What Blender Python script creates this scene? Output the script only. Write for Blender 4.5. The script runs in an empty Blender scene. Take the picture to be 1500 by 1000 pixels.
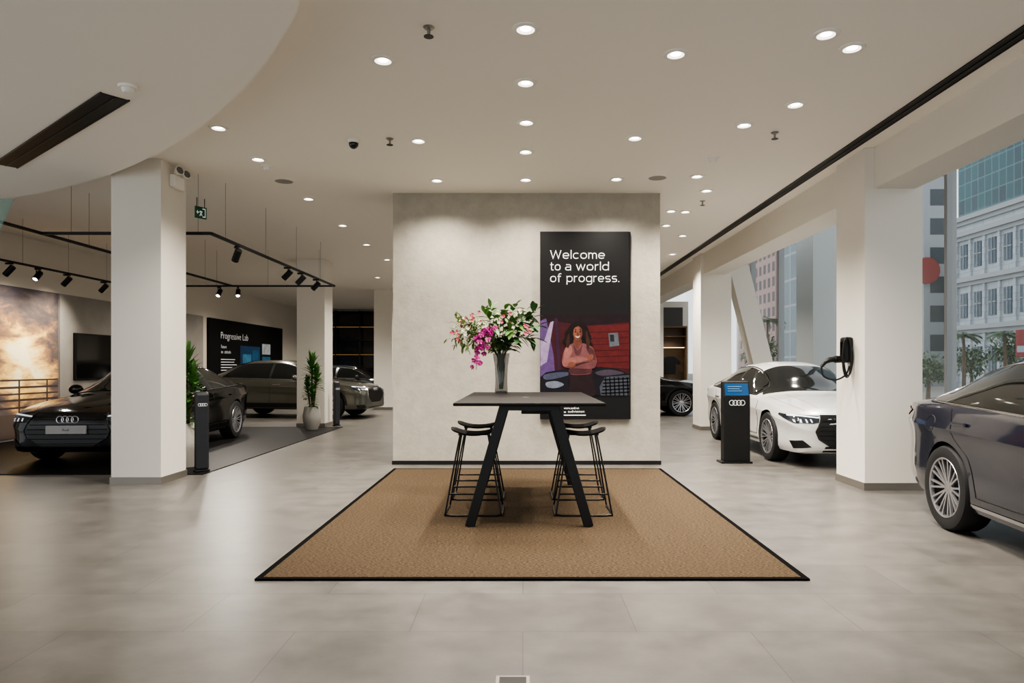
import bpy, bmesh, math, random
from mathutils import Vector, Matrix
from mathutils.bvhtree import BVHTree
random.seed(7)
S = bpy.context.scene; COL = S.collection
PI = math.pi

def P(px, py, Y):
    return Vector(((px-766)/1000*Y, Y, 1.4-(py-536)/1000*Y))

# ------------------------------------------------------------------ materials
def lin(c):
    r = []
    for v in c[:3]:
        v = v/255
        r.append(v/12.92 if v <= .04045 else ((v+.055)/1.055)**2.4)
    return (r[0], r[1], r[2], 1)

def mat(name, col, rough=.5, metal=0, emit=0, ecol=None, coat=0, trans=0, alpha=1, noise=None, bump=None, ior=None, spec=None):
    m = bpy.data.materials.new(name); m.use_nodes = True
    nt = m.node_tree; b = nt.nodes['Principled BSDF']
    c = lin(col)
    b.inputs['Base Color'].default_value = c
    b.inputs['Roughness'].default_value = rough
    b.inputs['Metallic'].default_value = metal
    b.inputs['Coat Weight'].default_value = coat
    b.inputs['Coat Roughness'].default_value = .04
    b.inputs['Transmission Weight'].default_value = trans
    b.inputs['Alpha'].default_value = alpha
    if ior: b.inputs['IOR'].default_value = ior
    if spec is not None: b.inputs['Specular IOR Level'].default_value = spec
    if emit:
        b.inputs['Emission Color'].default_value = lin(ecol or col)
        b.inputs['Emission Strength'].default_value = emit
    tc = None
    if noise or bump:
        tc = nt.nodes.new('ShaderNodeTexCoord')
    if noise:
        sc, amt = noise[:2]
        n = nt.nodes.new('ShaderNodeTexNoise'); n.inputs['Scale'].default_value = sc
        n.inputs['Detail'].default_value = 6; n.inputs['Roughness'].default_value = .65
        nt.links.new(tc.outputs['Object'], n.inputs['Vector'])
        r = nt.nodes.new('ShaderNodeValToRGB')
        r.color_ramp.elements[0].position = .3; r.color_ramp.elements[1].position = .7
        r.color_ramp.elements[0].color = [v*(1-amt) for v in c[:3]]+[1]
        r.color_ramp.elements[1].color = [min(1, v*(1+amt)) for v in c[:3]]+[1]
        nt.links.new(n.outputs['Fac'], r.inputs['Fac'])
        nt.links.new(r.outputs['Color'], b.inputs['Base Color'])
    if bump:
        n2 = nt.nodes.new('ShaderNodeTexNoise'); n2.inputs['Scale'].default_value = bump[0]
        n2.inputs['Detail'].default_value = 5
        nt.links.new(tc.outputs['Object'], n2.inputs['Vector'])
        bp = nt.nodes.new('ShaderNodeBump'); bp.inputs['Strength'].default_value = bump[1]
        bp.inputs['Distance'].default_value = .01
        nt.links.new(n2.outputs['Fac'], bp.inputs['Height'])
        nt.links.new(bp.outputs['Normal'], b.inputs['Normal'])
    return m

def floor_mat():
    m = mat('floor_tile', (98, 95, 90), .3, spec=.4)
    nt = m.node_tree; b = nt.nodes['Principled BSDF']
    tc = nt.nodes.new('ShaderNodeTexCoord')
    br = nt.nodes.new('ShaderNodeTexBrick')
    br.offset = .5; br.inputs['Scale'].default_value = 1
    br.inputs['Brick Width'].default_value = 1.2; br.inputs['Row Height'].default_value = .6
    br.inputs['Mortar Size'].default_value = .003; br.inputs['Mortar Smooth'].default_value = .3
    br.inputs['Color1'].default_value = lin((99, 96, 91)); br.inputs['Color2'].default_value = lin((91, 88, 84))
    br.inputs['Mortar'].default_value = lin((68, 66, 63))
    nt.links.new(tc.outputs['Object'], br.inputs['Vector'])
    n = nt.nodes.new('ShaderNodeTexNoise'); n.inputs['Scale'].default_value = 3.4; n.inputs['Detail'].default_value = 8
    n.inputs['Roughness'].default_value = .62
    mp = nt.nodes.new('ShaderNodeMapping'); mp.inputs['Scale'].default_value = (.9, 1.1, 1)
    nt.links.new(tc.outputs['Object'], mp.inputs['Vector']); nt.links.new(mp.outputs['Vector'], n.inputs['Vector'])
    r = nt.nodes.new('ShaderNodeValToRGB')
    r.color_ramp.elements[0].position = .27; r.color_ramp.elements[1].position = .73
    r.color_ramp.elements[0].color = (.70, .70, .70, 1); r.color_ramp.elements[1].color = (1.25, 1.25, 1.24, 1)
    nt.links.new(n.outputs['Fac'], r.inputs['Fac'])
    mx = nt.nodes.new('ShaderNodeMix'); mx.data_type = 'RGBA'; mx.blend_type = 'MULTIPLY'
    mx.inputs['Factor'].default_value = 1
    nt.links.new(br.outputs['Color'], mx.inputs['A']); nt.links.new(r.outputs['Color'], mx.inputs['B'])
    nt.links.new(mx.outputs['Result'], b.inputs['Base Color'])
    r2 = nt.nodes.new('ShaderNodeMapRange'); r2.inputs['To Min'].default_value = .31; r2.inputs['To Max'].default_value = .39
    nt.links.new(n.outputs['Fac'], r2.inputs['Value']); nt.links.new(r2.outputs['Result'], b.inputs['Roughness'])
    return m

def facade_mat(name, c1, c2, mortar, bw, rh, ms, rough=.4, offset=0):
    m = mat(name, c1, rough)
    nt = m.node_tree; b = nt.nodes['Principled BSDF']
    tc = nt.nodes.new('ShaderNodeTexCoord'); sp = nt.nodes.new('ShaderNodeSeparateXYZ')
    nt.links.new(tc.outputs['Object'], sp.inputs[0])
    ad = nt.nodes.new('ShaderNodeMath'); ad.operation = 'ADD'
    nt.links.new(sp.outputs[0], ad.inputs[0]); nt.links.new(sp.outputs[1], ad.inputs[1])
    cb = nt.nodes.new('ShaderNodeCombineXYZ')
    nt.links.new(ad.outputs[0], cb.inputs[0]); nt.links.new(sp.outputs[2], cb.inputs[1])
    br = nt.nodes.new('ShaderNodeTexBrick'); br.offset = offset; br.inputs['Scale'].default_value = 1
    br.inputs['Brick Width'].default_value = bw; br.inputs['Row Height'].default_value = rh
    br.inputs['Mortar Size'].default_value = ms
    br.inputs['Color1'].default_value = lin(c1); br.inputs['Color2'].default_value = lin(c2); br.inputs['Mortar'].default_value = lin(mortar)
    nt.links.new(cb.outputs[0], br.inputs['Vector']); nt.links.new(br.outputs['Color'], b.inputs['Base Color'])
    return m

def rug_mat():
    m = mat('sisal', (90, 74, 56), .95, spec=.1)
    nt = m.node_tree; b = nt.nodes['Principled BSDF']
    tc = nt.nodes.new('ShaderNodeTexCoord')
    n = nt.nodes.new('ShaderNodeTexNoise'); n.inputs['Scale'].default_value = 80; n.inputs['Detail'].default_value = 4
    mp = nt.nodes.new('ShaderNodeMapping'); mp.inputs['Scale'].default_value = (.6, 2.0, 1)
    nt.links.new(tc.outputs['Object'], mp.inputs[0]); nt.links.new(mp.outputs[0], n.inputs['Vector'])
    r = nt.nodes.new('ShaderNodeValToRGB')
    r.color_ramp.elements[0].position = .36; r.color_ramp.elements[1].position = .64
    r.color_ramp.elements[0].color = lin((43, 36, 28)); r.color_ramp.elements[1].color = lin((91, 76, 58))
    nt.links.new(n.outputs['Fac'], r.inputs[0]); nt.links.new(r.outputs[0], b.inputs['Base Color'])
    bp = nt.nodes.new('ShaderNodeBump'); bp.inputs['Strength'].default_value = .7; bp.inputs['Distance'].default_value = .01
    nt.links.new(n.outputs['Fac'], bp.inputs['Height']); nt.links.new(bp.outputs[0], b.inputs['Normal'])
    return m

def mural_mat():
    m = mat('sunset_print', (200, 160, 120), .5)
    nt = m.node_tree; b = nt.nodes['Principled BSDF']
    tc = nt.nodes.new('ShaderNodeTexCoord')
    vm = nt.nodes.new('ShaderNodeVectorMath'); vm.operation = 'DISTANCE'
    vm.inputs[1].default_value = (-9.46, 12.95, 1.45)
    nt.links.new(tc.outputs['Object'], vm.inputs[0])
    n = nt.nodes.new('ShaderNodeTexNoise'); n.inputs['Scale'].default_value = 1.7; n.inputs['Detail'].default_value = 9
    n.inputs['Roughness'].default_value = .6; n.inputs['Distortion'].default_value = .4
    mp = nt.nodes.new('ShaderNodeMapping'); mp.inputs['Scale'].default_value = (1, .8, 1.9)
    nt.links.new(tc.outputs['Object'], mp.inputs[0]); nt.links.new(mp.outputs[0], n.inputs['Vector'])
    a = nt.nodes.new('ShaderNodeMath'); a.operation = 'MULTIPLY_ADD'; a.inputs[1].default_value = 2.6
    nt.links.new(n.outputs['Fac'], a.inputs[0]); nt.links.new(vm.outputs['Value'], a.inputs[2])
    mr = nt.nodes.new('ShaderNodeMapRange'); mr.inputs['From Min'].default_value = 1.45; mr.inputs['From Max'].default_value = 2.9
    nt.links.new(a.outputs[0], mr.inputs['Value'])
    r = nt.nodes.new('ShaderNodeValToRGB'); e = r.color_ramp.elements
    e[0].color = lin((255, 240, 190)); e[1].position = 1; e[1].color = lin((66, 59, 63))
    x = e.new(.22); x.color = lin((240, 196, 112)); x = e.new(.42); x.color = lin((160, 122, 86)); x = e.new(.62); x.color = lin((98, 85, 79))
    nt.links.new(mr.outputs[0], r.inputs[0])
    nt.links.new(r.outputs[0], b.inputs['Base Color'])
    nt.links.new(r.outputs[0], b.inputs['Emission Color']); b.inputs['Emission Strength'].default_value = .35
    return m

M = {
 'ceil': mat('ceiling_paint', (240, 234, 224), .8),
 'white': mat('white_paint', (222, 217, 207), .7),
 'wallbeige': mat('beige_wall', (216, 208, 195), .8),
 'concrete': mat('concrete_plaster', (166, 160, 148), .75, noise=(6, .09), bump=(18, .35)),
 'concrete2': mat('grey_plaster', (150, 145, 137), .8, noise=(2, .1)),
 'floor': floor_mat(), 'rug': rug_mat(), 'mural': mural_mat(),
 'black': mat('black_matt', (15, 15, 16), .5, spec=.35),
 'seat': mat('seat_black', (14, 14, 14), .6, spec=.12),
 'border': mat('rug_border', (9, 9, 9), .95, spec=.05),
 'blackm': mat('black_metal', (13, 13, 14), .4, .3),
 'tabletop': mat('charcoal_laminate', (25, 23, 22), .6, noise=(30, .15), spec=.1),
 'carpet': mat('dark_floor', (17, 16, 16), .5, spec=.15),
 'poster': mat('poster_black', (15, 15, 16), .5, spec=.25),
 'txt': mat('white_print', (235, 235, 233), .6, emit=.2),
 'metal': mat('brushed_metal', (150, 145, 138), .35, .8),
 'chrome': mat('chrome', (205, 205, 208), .15, 1),
 'tyre': mat('tyre_rubber', (16, 16, 17), .75),
 'rim': mat('alloy', (180, 180, 184), .28, .85),
 'rimd': mat('rim_dark', (20, 20, 22), .45, .5),
 'cglass': mat('car_glass', (16, 19, 20), .05, 0, coat=.6),
 'grille': mat('grille_black', (7, 7, 8), .35),
 'lampc': mat('headlamp', (60, 66, 74), .1, .6, coat=1),
 'drl': mat('daylight_strip', (225, 230, 240), .3, emit=.45),
 'tail': mat('tail_lamp', (104, 10, 12), .15, coat=.6, emit=.1),
 'plate': mat('plate_white', (160, 157, 156), .5),
 'glass': mat('window_glass', (225, 235, 235), .02, alpha=.06),
 'frame': mat('window_frame', (140, 144, 146), .4, .3),
 'lens': mat('lamp_lens', (255, 246, 230), .5, emit=12),
 'lensdim': mat('lamp_reflector', (250, 244, 232), .4, emit=2.4),
 'trimw': mat('lamp_trim', (236, 232, 224), .5),
 'screen': mat('screen_blue', (22, 64, 104), .2, emit=.4),
 'tv': mat('tv_black', (9, 9, 10), .12, coat=.5),
 'pot': mat('pot_white', (190, 185, 177), .5),
 'potg': mat('pot_grey', (150, 147, 140), .6),
 'soil': mat('soil', (40, 30, 22), .9),
 'leafd': mat('leaf_dark', (44, 78, 36), .45, noise=(6, .35)),
 'leafp': mat('leaf_dracaena', (64, 106, 44), .4, noise=(5, .35)),
 'leaf': mat('leaf_green', (70, 104, 44), .45, noise=(8, .3)),
 'leafl': mat('leaf_pale', (112, 128, 78), .5, noise=(8, .25)),
 'stem': mat('stem_green', (56, 66, 32), .6),
 'wood': mat('trunk', (84, 68, 50), .8),
 'orchid': mat('orchid_magenta', (142, 14, 100), .5, noise=(30, .3)),
 'blossom': mat('blossom_white', (210, 202, 180), .5),
 'pink': mat('blossom_pink', (180, 76, 96), .5),
 'vase': mat('smoked_glass', (40, 42, 46), .06, alpha=.55, coat=1),
 'green': mat('exit_green', (10, 74, 52), .4, emit=.1),
 'red': mat('sign_red', (130, 26, 28), .5),
}
def paint(name, col, metal, rough=.28, coat=1): return mat(name, col, rough, metal, coat=coat)

# ------------------------------------------------------------------ mesh builder
class MB:
    def __init__(s): s.v = []; s.f = []; s.sm = []
    def add(s, vs, fs, smooth=False):
        o = len(s.v); s.v += [tuple(v) for v in vs]
        s.f += [[i+o for i in f] for f in fs]; s.sm += [smooth]*len(fs); return s
    def box(s, x0, x1, y0, y1, z0, z1, Mx=None):
        vs = [Vector((x, y, z)) for x in (x0, x1) for y in (y0, y1) for z in (z0, z1)]
        if Mx: vs = [Mx @ v for v in vs]
        return s.add(vs, [(0, 1, 3, 2), (4, 6, 7, 5), (0, 4, 5, 1), (2, 3, 7, 6), (0, 2, 6, 4), (1, 5, 7, 3)])
    def bar(s, a, b, w, d, up=(0, 0, 1)):
        a = Vector(a); b = Vector(b); z = (b-a); L = z.length; z.normalize()
        x = Vector(up).cross(z)
        if x.length < 1e-4: x = Vector((1, 0, 0)).cross(z)
        x.normalize(); y = z.cross(x)
        R = Matrix((x, y, z)).transposed().to_4x4(); R.translation = a
        return s.box(-w/2, w/2, -d/2, d/2, 0, L, R)
    def prism(s, poly, h0, h1, Mx=None):
        n = len(poly)
        vs = [Vector((p[0], p[1], h0)) for p in poly]+[Vector((p[0], p[1], h1)) for p in poly]
        if Mx: vs = [Mx @ v for v in vs]
        return s.add(vs, [list(range(n))[::-1], list(range(n, 2*n))]+[(i, (i+1) % n, n+(i+1) % n, n+i) for i in range(n)])
    def tube(s, pts, r, n=8, closed=False):
        pts = [Vector(p) for p in pts]; k = len(pts); vs = []; prev = None
        for i, p in enumerate(pts):
            if closed: t = pts[(i+1) % k]-pts[i-1]
            else: t = pts[min(i+1, k-1)]-pts[max(i-1, 0)]
            t.normalize()
            if prev is None:
                u = t.orthogonal().normalized()
            else:
                u = prev-t*prev.dot(t)
                u = u.normalized() if u.length > 1e-5 else t.orthogonal().normalized()
            prev = u; w = t.cross(u)
            rr = r[i] if isinstance(r, (list, tuple)) else r
            for j in range(n):
                a = 2*PI*j/n; vs.append(p+(u*math.cos(a)+w*math.sin(a))*rr)
        fs = []
        for i in range(k if closed else k-1):
            a = i*n; b = ((i+1) % k)*n
            for j in range(n): fs.append((a+j, a+(j+1) % n, b+(j+1) % n, b+j))
        s.add(vs, fs, True)
        if not closed:
            o = len(s.v)-k*n
            s.f += [[o+j for j in range(n)][::-1], [o+(k-1)*n+j for j in range(n)]]; s.sm += [False, False]
        return s
    def lathe(s, prof, n=24, Mx=None, flute=None):
        vs = []; fs = []; k = len(prof)
        for j in range(n):
            a = 2*PI*j/n; q = 1 if not flute else (1+flute*(1 if j % 2 else -1))
            for r, z in prof: vs.append(Vector((r*q*math.cos(a), r*q*math.sin(a), z)))
        for j in range(n):
            for i in range(k-1):
                a = j*k+i; b = ((j+1) % n)*k+i
                fs.append((a, b, b+1, a+1))
        if Mx: vs = [Mx @ v for v in vs]
        s.add(vs, fs, True)
        return s
    def ball(s, c, r, n=12, m=8, sc=(1, 1, 1)):
        prof = [(r*math.sin(PI*i/m)+1e-5, -r*math.cos(PI*i/m)) for i in range(m+1)]
        Mx = Matrix.Translation(c) @ Matrix.Diagonal((sc[0], sc[1], sc[2], 1))
        return s.lathe(prof, n, Mx)
    def leaf(s, base, d, L, w, up=Vector((0, 0, 1)), droop=.15):
        base = Vector(base); d = Vector(d).normalized()
        sd = d.cross(up)
        if sd.length < .05: sd = d.cross(Vector((0, 1, .2)))
        sd.normalize(); nn = sd.cross(d)
        vs = []
        for t, ww in ((0, .12), (.3, .9), (.6, 1), (.85, .55), (1, .03)):
            c = base+d*L*t-Vector((0, 0, droop*L*t*t))
            vs += [c-sd*w/2*ww+nn*w*.12*ww, c, c+sd*w/2*ww+nn*w*.12*ww]
        fs = []
        for i in range(4):
            a = 3*i; fs += [(a, a+1, a+4, a+3), (a+1, a+2, a+5, a+4)]
        return s.add(vs, fs, True)

def mesh(name, mb, m, recalc=True, sharp=40):
    me = bpy.data.meshes.new(name); me.from_pydata(mb.v, [], mb.f); me.update()
    if recalc:
        bm = bmesh.new(); bm.from_mesh(me)
        bmesh.ops.remove_doubles(bm, verts=bm.verts, dist=1e-6)
        bmesh.ops.recalc_face_normals(bm, faces=bm.faces)
        bm.to_mesh(me); bm.free()
    if any(mb.sm):
        for p in me.polygons: p.use_smooth = True
        me.set_sharp_from_angle(angle=math.radians(sharp))
    if m: me.materials.append(m)
    return me

def link(name, me, parent=None, loc=(0, 0, 0), rot=(0, 0, 0)):
    o = bpy.data.objects.new(name, me); COL.objects.link(o)
    o.parent = parent; o.location = loc; o.rotation_euler = rot
    return o
def obj(name, mb, m, parent=None, loc=(0, 0, 0), rot=(0, 0, 0), bevel=0, label=None):
    o = link(name, mesh(name, mb, m), parent, loc, rot)
    if bevel:
        b = o.modifiers.new('bev', 'BEVEL'); b.width = bevel; b.segments = 2; b.limit_method = 'ANGLE'
    if label: o['label'] = label
    return o
def T(o, label, cat, group=None):
    o['label'] = label; o['category'] = cat
    if group: o['group'] = group
    return o
def thing(name, label, cat, loc=(0, 0, 0), rz=0, group=None):
    return T(link(name, None, None, loc, (0, 0, rz)), label, cat, group)
def st(name, mb, m, parent=None, bevel=0):
    o = obj(name, mb, m, parent, bevel=bevel)
    if parent is None: o['kind'] = 'structure'
    return o
def dup(root, loc, rot=None, label=None):
    r = root.copy(); COL.objects.link(r); r.location = loc
    if rot is not None: r.rotation_euler = rot
    if label: r['label'] = label
    for ch in list(root.children):
        c = ch.copy(); COL.objects.link(c); c.parent = r
        for g in list(ch.children):
            d = g.copy(); COL.objects.link(d); d.parent = c
    return r
def text(s, size, m, name, parent, Mx, align='LEFT', sx=1.0, ext=.001, width=None, thin=0):
    cu = bpy.data.curves.new('t', 'FONT'); cu.body = s; cu.size = size; cu.extrude = ext; cu.align_x = align; cu.resolution_u = 3
    cu.offset = -thin
    o = bpy.data.objects.new('t', cu); COL.objects.link(o)
    dg = bpy.context.evaluated_depsgraph_get(); dg.update()
    me = bpy.data.meshes.new_from_object(o.evaluated_get(dg)); me.name = name
    bpy.data.objects.remove(o)
    if width:
        xs = [v.co.x for v in me.vertices]; sx = width/(max(xs)-min(xs))
        if align == 'LEFT': me.transform(Matrix.Translation((-min(xs), 0, 0)))
    me.transform(Mx @ Matrix.Diagonal((sx, 1, 1, 1)))
    me.materials.clear(); me.materials.append(m)
    return link(name, me, parent)
FRONT = Matrix.Rotation(PI/2, 4, 'X')                    # text facing -Y
SIDE = Matrix.Rotation(PI/2, 4, 'Z') @ FRONT             # text facing +X, reading along +Y
# stroke lettering: wide, light, squarish sans drawn as ribbons, x-height = 1
def arc(cx, cy, rx, ry, a0, a1, n=16, e=.86):
    out = []
    for i in range(n+1):
        a = math.radians(a0+(a1-a0)*i/n); c, s_ = math.cos(a), math.sin(a)
        out.append((cx+rx*math.copysign(abs(c)**e, c), cy+ry*math.copysign(abs(s_)**e, s_)))
    return out
O_ = arc(.55, .5, .48, .43, 0, 360, 32)
GLY = {
 'o': (1.1, [O_]), 'e': (1.1, [arc(.55, .5, .48, .43, 0, 318, 28), [(.07, .5), (1.03, .5)]]), 'c': (1.0, [arc(.55, .5, .48, .43, 48, 312, 26)]),
 'a': (1.0, [[(.14, .93), (.6, .93)]+arc(.6, .63, .33, .3, 90, 0, 8)+[(.93, 0)], [(.93, .56), (.36, .56)]+arc(.36, .315, .29, .245, 90, 270, 12)+[(.62, .07), (.93, .18)]]),
 'l': (.14, [[(.07, 0), (.07, 1.42)]]), 'd': (1.1, [O_, [(1.03, 0), (1.03, 1.42)]]), 'p': (1.1, [O_, [(.07, 1), (.07, -.4)]]),
 'g': (1.1, [O_, [(1.03, 1), (1.03, -.1)]+arc(.6, -.1, .43, .28, 0, -90, 8)+[(.16, -.38)]]),
 'r': (.62, [[(.07, 0), (.07, 1)], [(.07, .5)]+arc(.5, .5, .43, .43, 180, 90, 8)+[(.62, .93)]]),
 'm': (1.42, [[(.07, 0), (.07, 1)], [(.07, .5)]+arc(.39, .55, .32, .38, 180, 0, 14)+[(.71, 0)], [(.71, .5)]+arc(1.03, .55, .32, .38, 180, 0, 14)+[(1.35, 0)]]),
 't': (.66, [[(.25, 1.28), (.25, .3)]+arc(.48, .3, .23, .23, 180, 270, 8)+[(.66, .07)], [(0, .93), (.66, .93)]]),
 'f': (.66, [[(.22, 0), (.22, 1.1)]+arc(.48, 1.1, .26, .25, 180, 90, 8)+[(.68, 1.35)], [(0, .93), (.62, .93)]]),
 's': (.94, [[(.86, .93), (.34, .93)]+arc(.34, .715, .27, .215, 90, 270, 10)+[(.6, .5)]+arc(.6, .285, .27, .215, 90, -90, 10)+[(.07, .07)]]),
 'w': (1.5, [[(.04, 1), (.4, .06), (.75, .95), (1.1, .06), (1.46, 1)]]), 'W': (1.84, [[(.04, 1.38), (.47, .06), (.92, 1.32), (1.37, .06), (1.8, 1.38)]]),
 '.': (.16, [[(.08, 0), (.08, .16)]]),
}
def lettering(s, x, z, xh, width, m, name, parent, y=-.002, sw=.118):
    mb = MB(); cur = 0; vs_all = []
    tot = sum(GLY[c][0] for c in s)+.24*(len(s)-1); k = width/tot
    for c in s:
        adv, paths = GLY[c]
        for pth in paths:
            pv = [Vector((a*k, b*xh, 0)) for a, b in pth]; hw = sw*xh/2
            L = []; R = []
            for i, p in enumerate(pv):
                d0 = (p-pv[i-1]) if i else (pv[1]-p); d1 = (pv[i+1]-p) if i < len(pv)-1 else d0
                if d0.length < 1e-7: d0 = d1
                if d1.length < 1e-7: d1 = d0
                n0 = Vector((-d0.y, d0.x, 0)).normalized(); n1 = Vector((-d1.y, d1.x, 0)).normalized()
                nn = n0+n1
                nn = nn.normalized() if nn.length > 1e-4 else n0
                nn = nn*(hw/max(.45, nn.dot(n0)))
                L.append(p+nn); R.append(p-nn)
            n = len(pv)
            vs = [(x+cur*k+v.x, y, z+v.y) for v in L+R]
            mb.add(vs, [(i, i+1, n+i+1, n+i) for i in range(n-1)])
        cur += adv+.24
    return obj(name, mb, m, parent)
def rings(mb, R, r, Mx=Matrix.Identity(4), n=20):       # four interlocking rings in local xz
    for k in range(4):
        cx = (k-1.5)*R*1.42
        mb.tube([Mx @ Vector((cx+R*math.cos(2*PI*i/n), 0, R*math.sin(2*PI*i/n))) for i in range(n)], r, 6, True)
    return mb
def catm(pts, k=6, closed=True):
    n = len(pts); out = []
    rng = range(n) if closed else range(n-1)
    for i in rng:
        def g(j): return Vector(pts[j % n]) if closed else Vector(pts[max(0, min(n-1, j))])
        p0, p1, p2, p3 = g(i-1), g(i), g(i+1), g(i+2)
        for s in range(k):
            t = s/k
            out.append(.5*((2*p1)+(p2-p0)*t+(2*p0-5*p1+4*p2-p3)*t*t+(3*p1-p0-3*p2+p3)*t**3))
    if not closed: out.append(Vector(pts[-1]))
    return out

# ------------------------------------------------------------------ room shell
HC = 3.86
st('floor', MB().box(-9.6, 6.3, -2.5, 30.2, -.12, 0), M['floor'])
st('ceiling', MB().box(-9.6, 4.0, -2.5, 30.2, HC, HC+.12), M['ceil'])
st('ceiling', MB().box(3.96, 6.4, -2.5, 30.2, 5.0, 5.12), M['ceil'])
edge = [(-1.15, -2.4), (-1.02, 0), (-1.02, 2), (-1.12, 3.2), (-1.36, 4.14), (-1.62, 4.6), (-2.03, 5.2), (-2.6, 5.9), (-3.25, 6.6), (-3.95, 7.25), (-4.88, 7.98), (-5.9, 8.6), (-6.9, 9.05), (-9.5, 9.9)]
ep = [(v.x, v.y) for v in catm([(a, b, 0) for a, b in edge], 5, False)]
sf = MB().prism(ep+[(-9.5, -2.4)], 3.62, HC-.001)
st('ceiling', sf, M['ceil'])
st('trim_1', MB().box(3.96, 4.42, -2.5, 30.1, 3.4, 5.0), M['white'])        # beam along the glass side
st('wall_left', MB().box(-9.62, -9.5, 8.0, 30.1, 0, HC), M['wallbeige'])
st('wall_back', MB().box(-9.5, 4.0, 30.0, 30.12, 0, HC), M['wallbeige'])
st('wall_right_back', MB().box(2.6, 6.3, 26, 26.12, 0, HC), M['wallbeige'])
st('wall_centre', MB().box(-1.85, 1.953, 9.72, 10.5, 0, HC-.002), M['concrete'])
st('baseboard_centre', MB().box(-1.86, 1.965, 9.695, 9.72, 0, .055), M['black'])
def column(x0, x1, y0, y1, nm):
    c = st('wall_column_'+nm, MB().box(x0, x1, y0, y1, 0, HC-.003), M['white'])
    obj('baseboard', MB().box(x0-.012, x1+.012, y0-.012, y1+.012, 0, .085), M['metal'], c)
    return c
column(3.85, 4.5, 7.69, 8.38, 'right')
column(3.88, 4.55, 14.9, 15.58, 'right_middle')
column(3.88, 4.55, 22.1, 22.75, 'right_far')
column(-4.88, -4.29, 8.09, 8.69, 'left')
column(-5.2, -4.56, 15.7, 16.35, 'left_middle')
column(-4.78, -4.2, 21.9, 22.5, 'left_far')
st('trim_2', MB().bar((4.75, 16.2, 5.0), (6.0, 16.2, 0), .45, .4, (0, 1, 0)), M['white'])
# dark display floor
st('floor', MB().box(-9.49, -4.12, 8.78, 15.62, 0, .012), M['carpet'])
# glazing
GX = 6.2
ms = [3.6, 6.8, 9.9, 13.0, 16.4, 18.4, 21.5, 25.9]
for i in range(len(ms)-1):
    g = st('window_%d' % (i+1), MB().box(GX-.006, GX+.006, ms[i], ms[i+1], .08, 5.0), M['glass'])
    fr = MB().box(GX-.07, GX+.07, ms[i]-.035, ms[i]+.035, 0, 5.0)
    fr.box(GX-.05, GX+.05, ms[i]+.035, ms[i+1]-.035, 0, .08)
    obj('window_frame', fr, M['frame'], g)
# left wall finishes
mu = T(obj('wall_mural', MB().box(-9.498, -9.46, 9.3, 13.9, .05, 2.88), M['mural']), 'sunset sky and road mural on the left wall behind the black sedan', 'mural')
rp = mat('rail_print', (76, 62, 56), .6)
for z, h in ((1.12, .03), (.98, .04), (.86, .03), (.74, .04), (.60, .035)):
    obj('printed_rail', MB().box(-9.461, -9.457, 9.4, 13.88, z, z+h), rp, mu)
for k in range(6):
    obj('printed_rail_post', MB().box(-9.4605, -9.4575, 9.8+k*.75, 9.84+k*.75, .5, 1.15), rp, mu)
obj('printed_road', MB().box(-9.461, -9.457, 9.4, 13.88, .06, .5), mat('road_print', (98, 84, 76), .6), mu)
st('wall_panel_left', MB().box(-9.498, -9.46, 13.95, 20.2, .02, 2.88), M['concrete2'])
tv = thing('television', 'black wall mounted television between the mural and the left pillar', 'television', (-9.4595, 15.3, 1.1))
obj('casing', MB().box(0, .06, -.95, 1.15, 0, 1.0), M['black'], tv, bevel=.01)
obj('display', MB().box(.06, .064, -.92, 1.12, .04, .97), M['tv'], tv)
# ------------------------------------------------------------------ lab board on left wall
lab = thing('information_board', 'large black wall board titled Progressive Lab with small pictures', 'sign', (-9.5, 20.5, .4))
obj('board', MB().box(0, .1, 0, 6.2, 0, 2.46), M['poster'], lab, bevel=.01)
def LS(y, z): return Matrix.Translation((.103, y, z)) @ SIDE
text('Progressive', .31, M['txt'], 'heading', lab, LS(.75, 1.86), width=1.5, thin=.005)
text('Lab', .31, M['txt'], 'heading', lab, LS(2.4, 1.86), width=.44, thin=.005)
for s, y, z in (('Future', .75, 1.56), ('an', .75, 1.40), ('attitude', 1.0, 1.40)):
    text(s, .15, M['txt'], 'subheading', lab, LS(y, z), thin=.002)
for k in range(7):
    obj('print_line', MB().box(.101, .105, .75, .75+random.uniform(.9, 1.3), 1.2-k*.085, 1.22-k*.085), M['txt'], lab)
for (y0, y1, z0, z1, c) in ((2.2, 3.9, 1.0, 1.68, (18, 52, 84)), (4.1, 4.9, 1.42, 1.8, (150, 156, 160)), (4.1, 4.9, .95, 1.34, (40, 86, 112)), (2.4, 3.1, 1.1, 1.4, (60, 112, 142)), (3.2, 3.75, 1.2, 1.55, (30, 74, 104))):
    obj('picture', MB().box(.1, .104+.001*(y1 < 3.8), y0, y1, z0, z1), mat('print', c, .5, emit=.12, noise=(5, .4)), lab)
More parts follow.
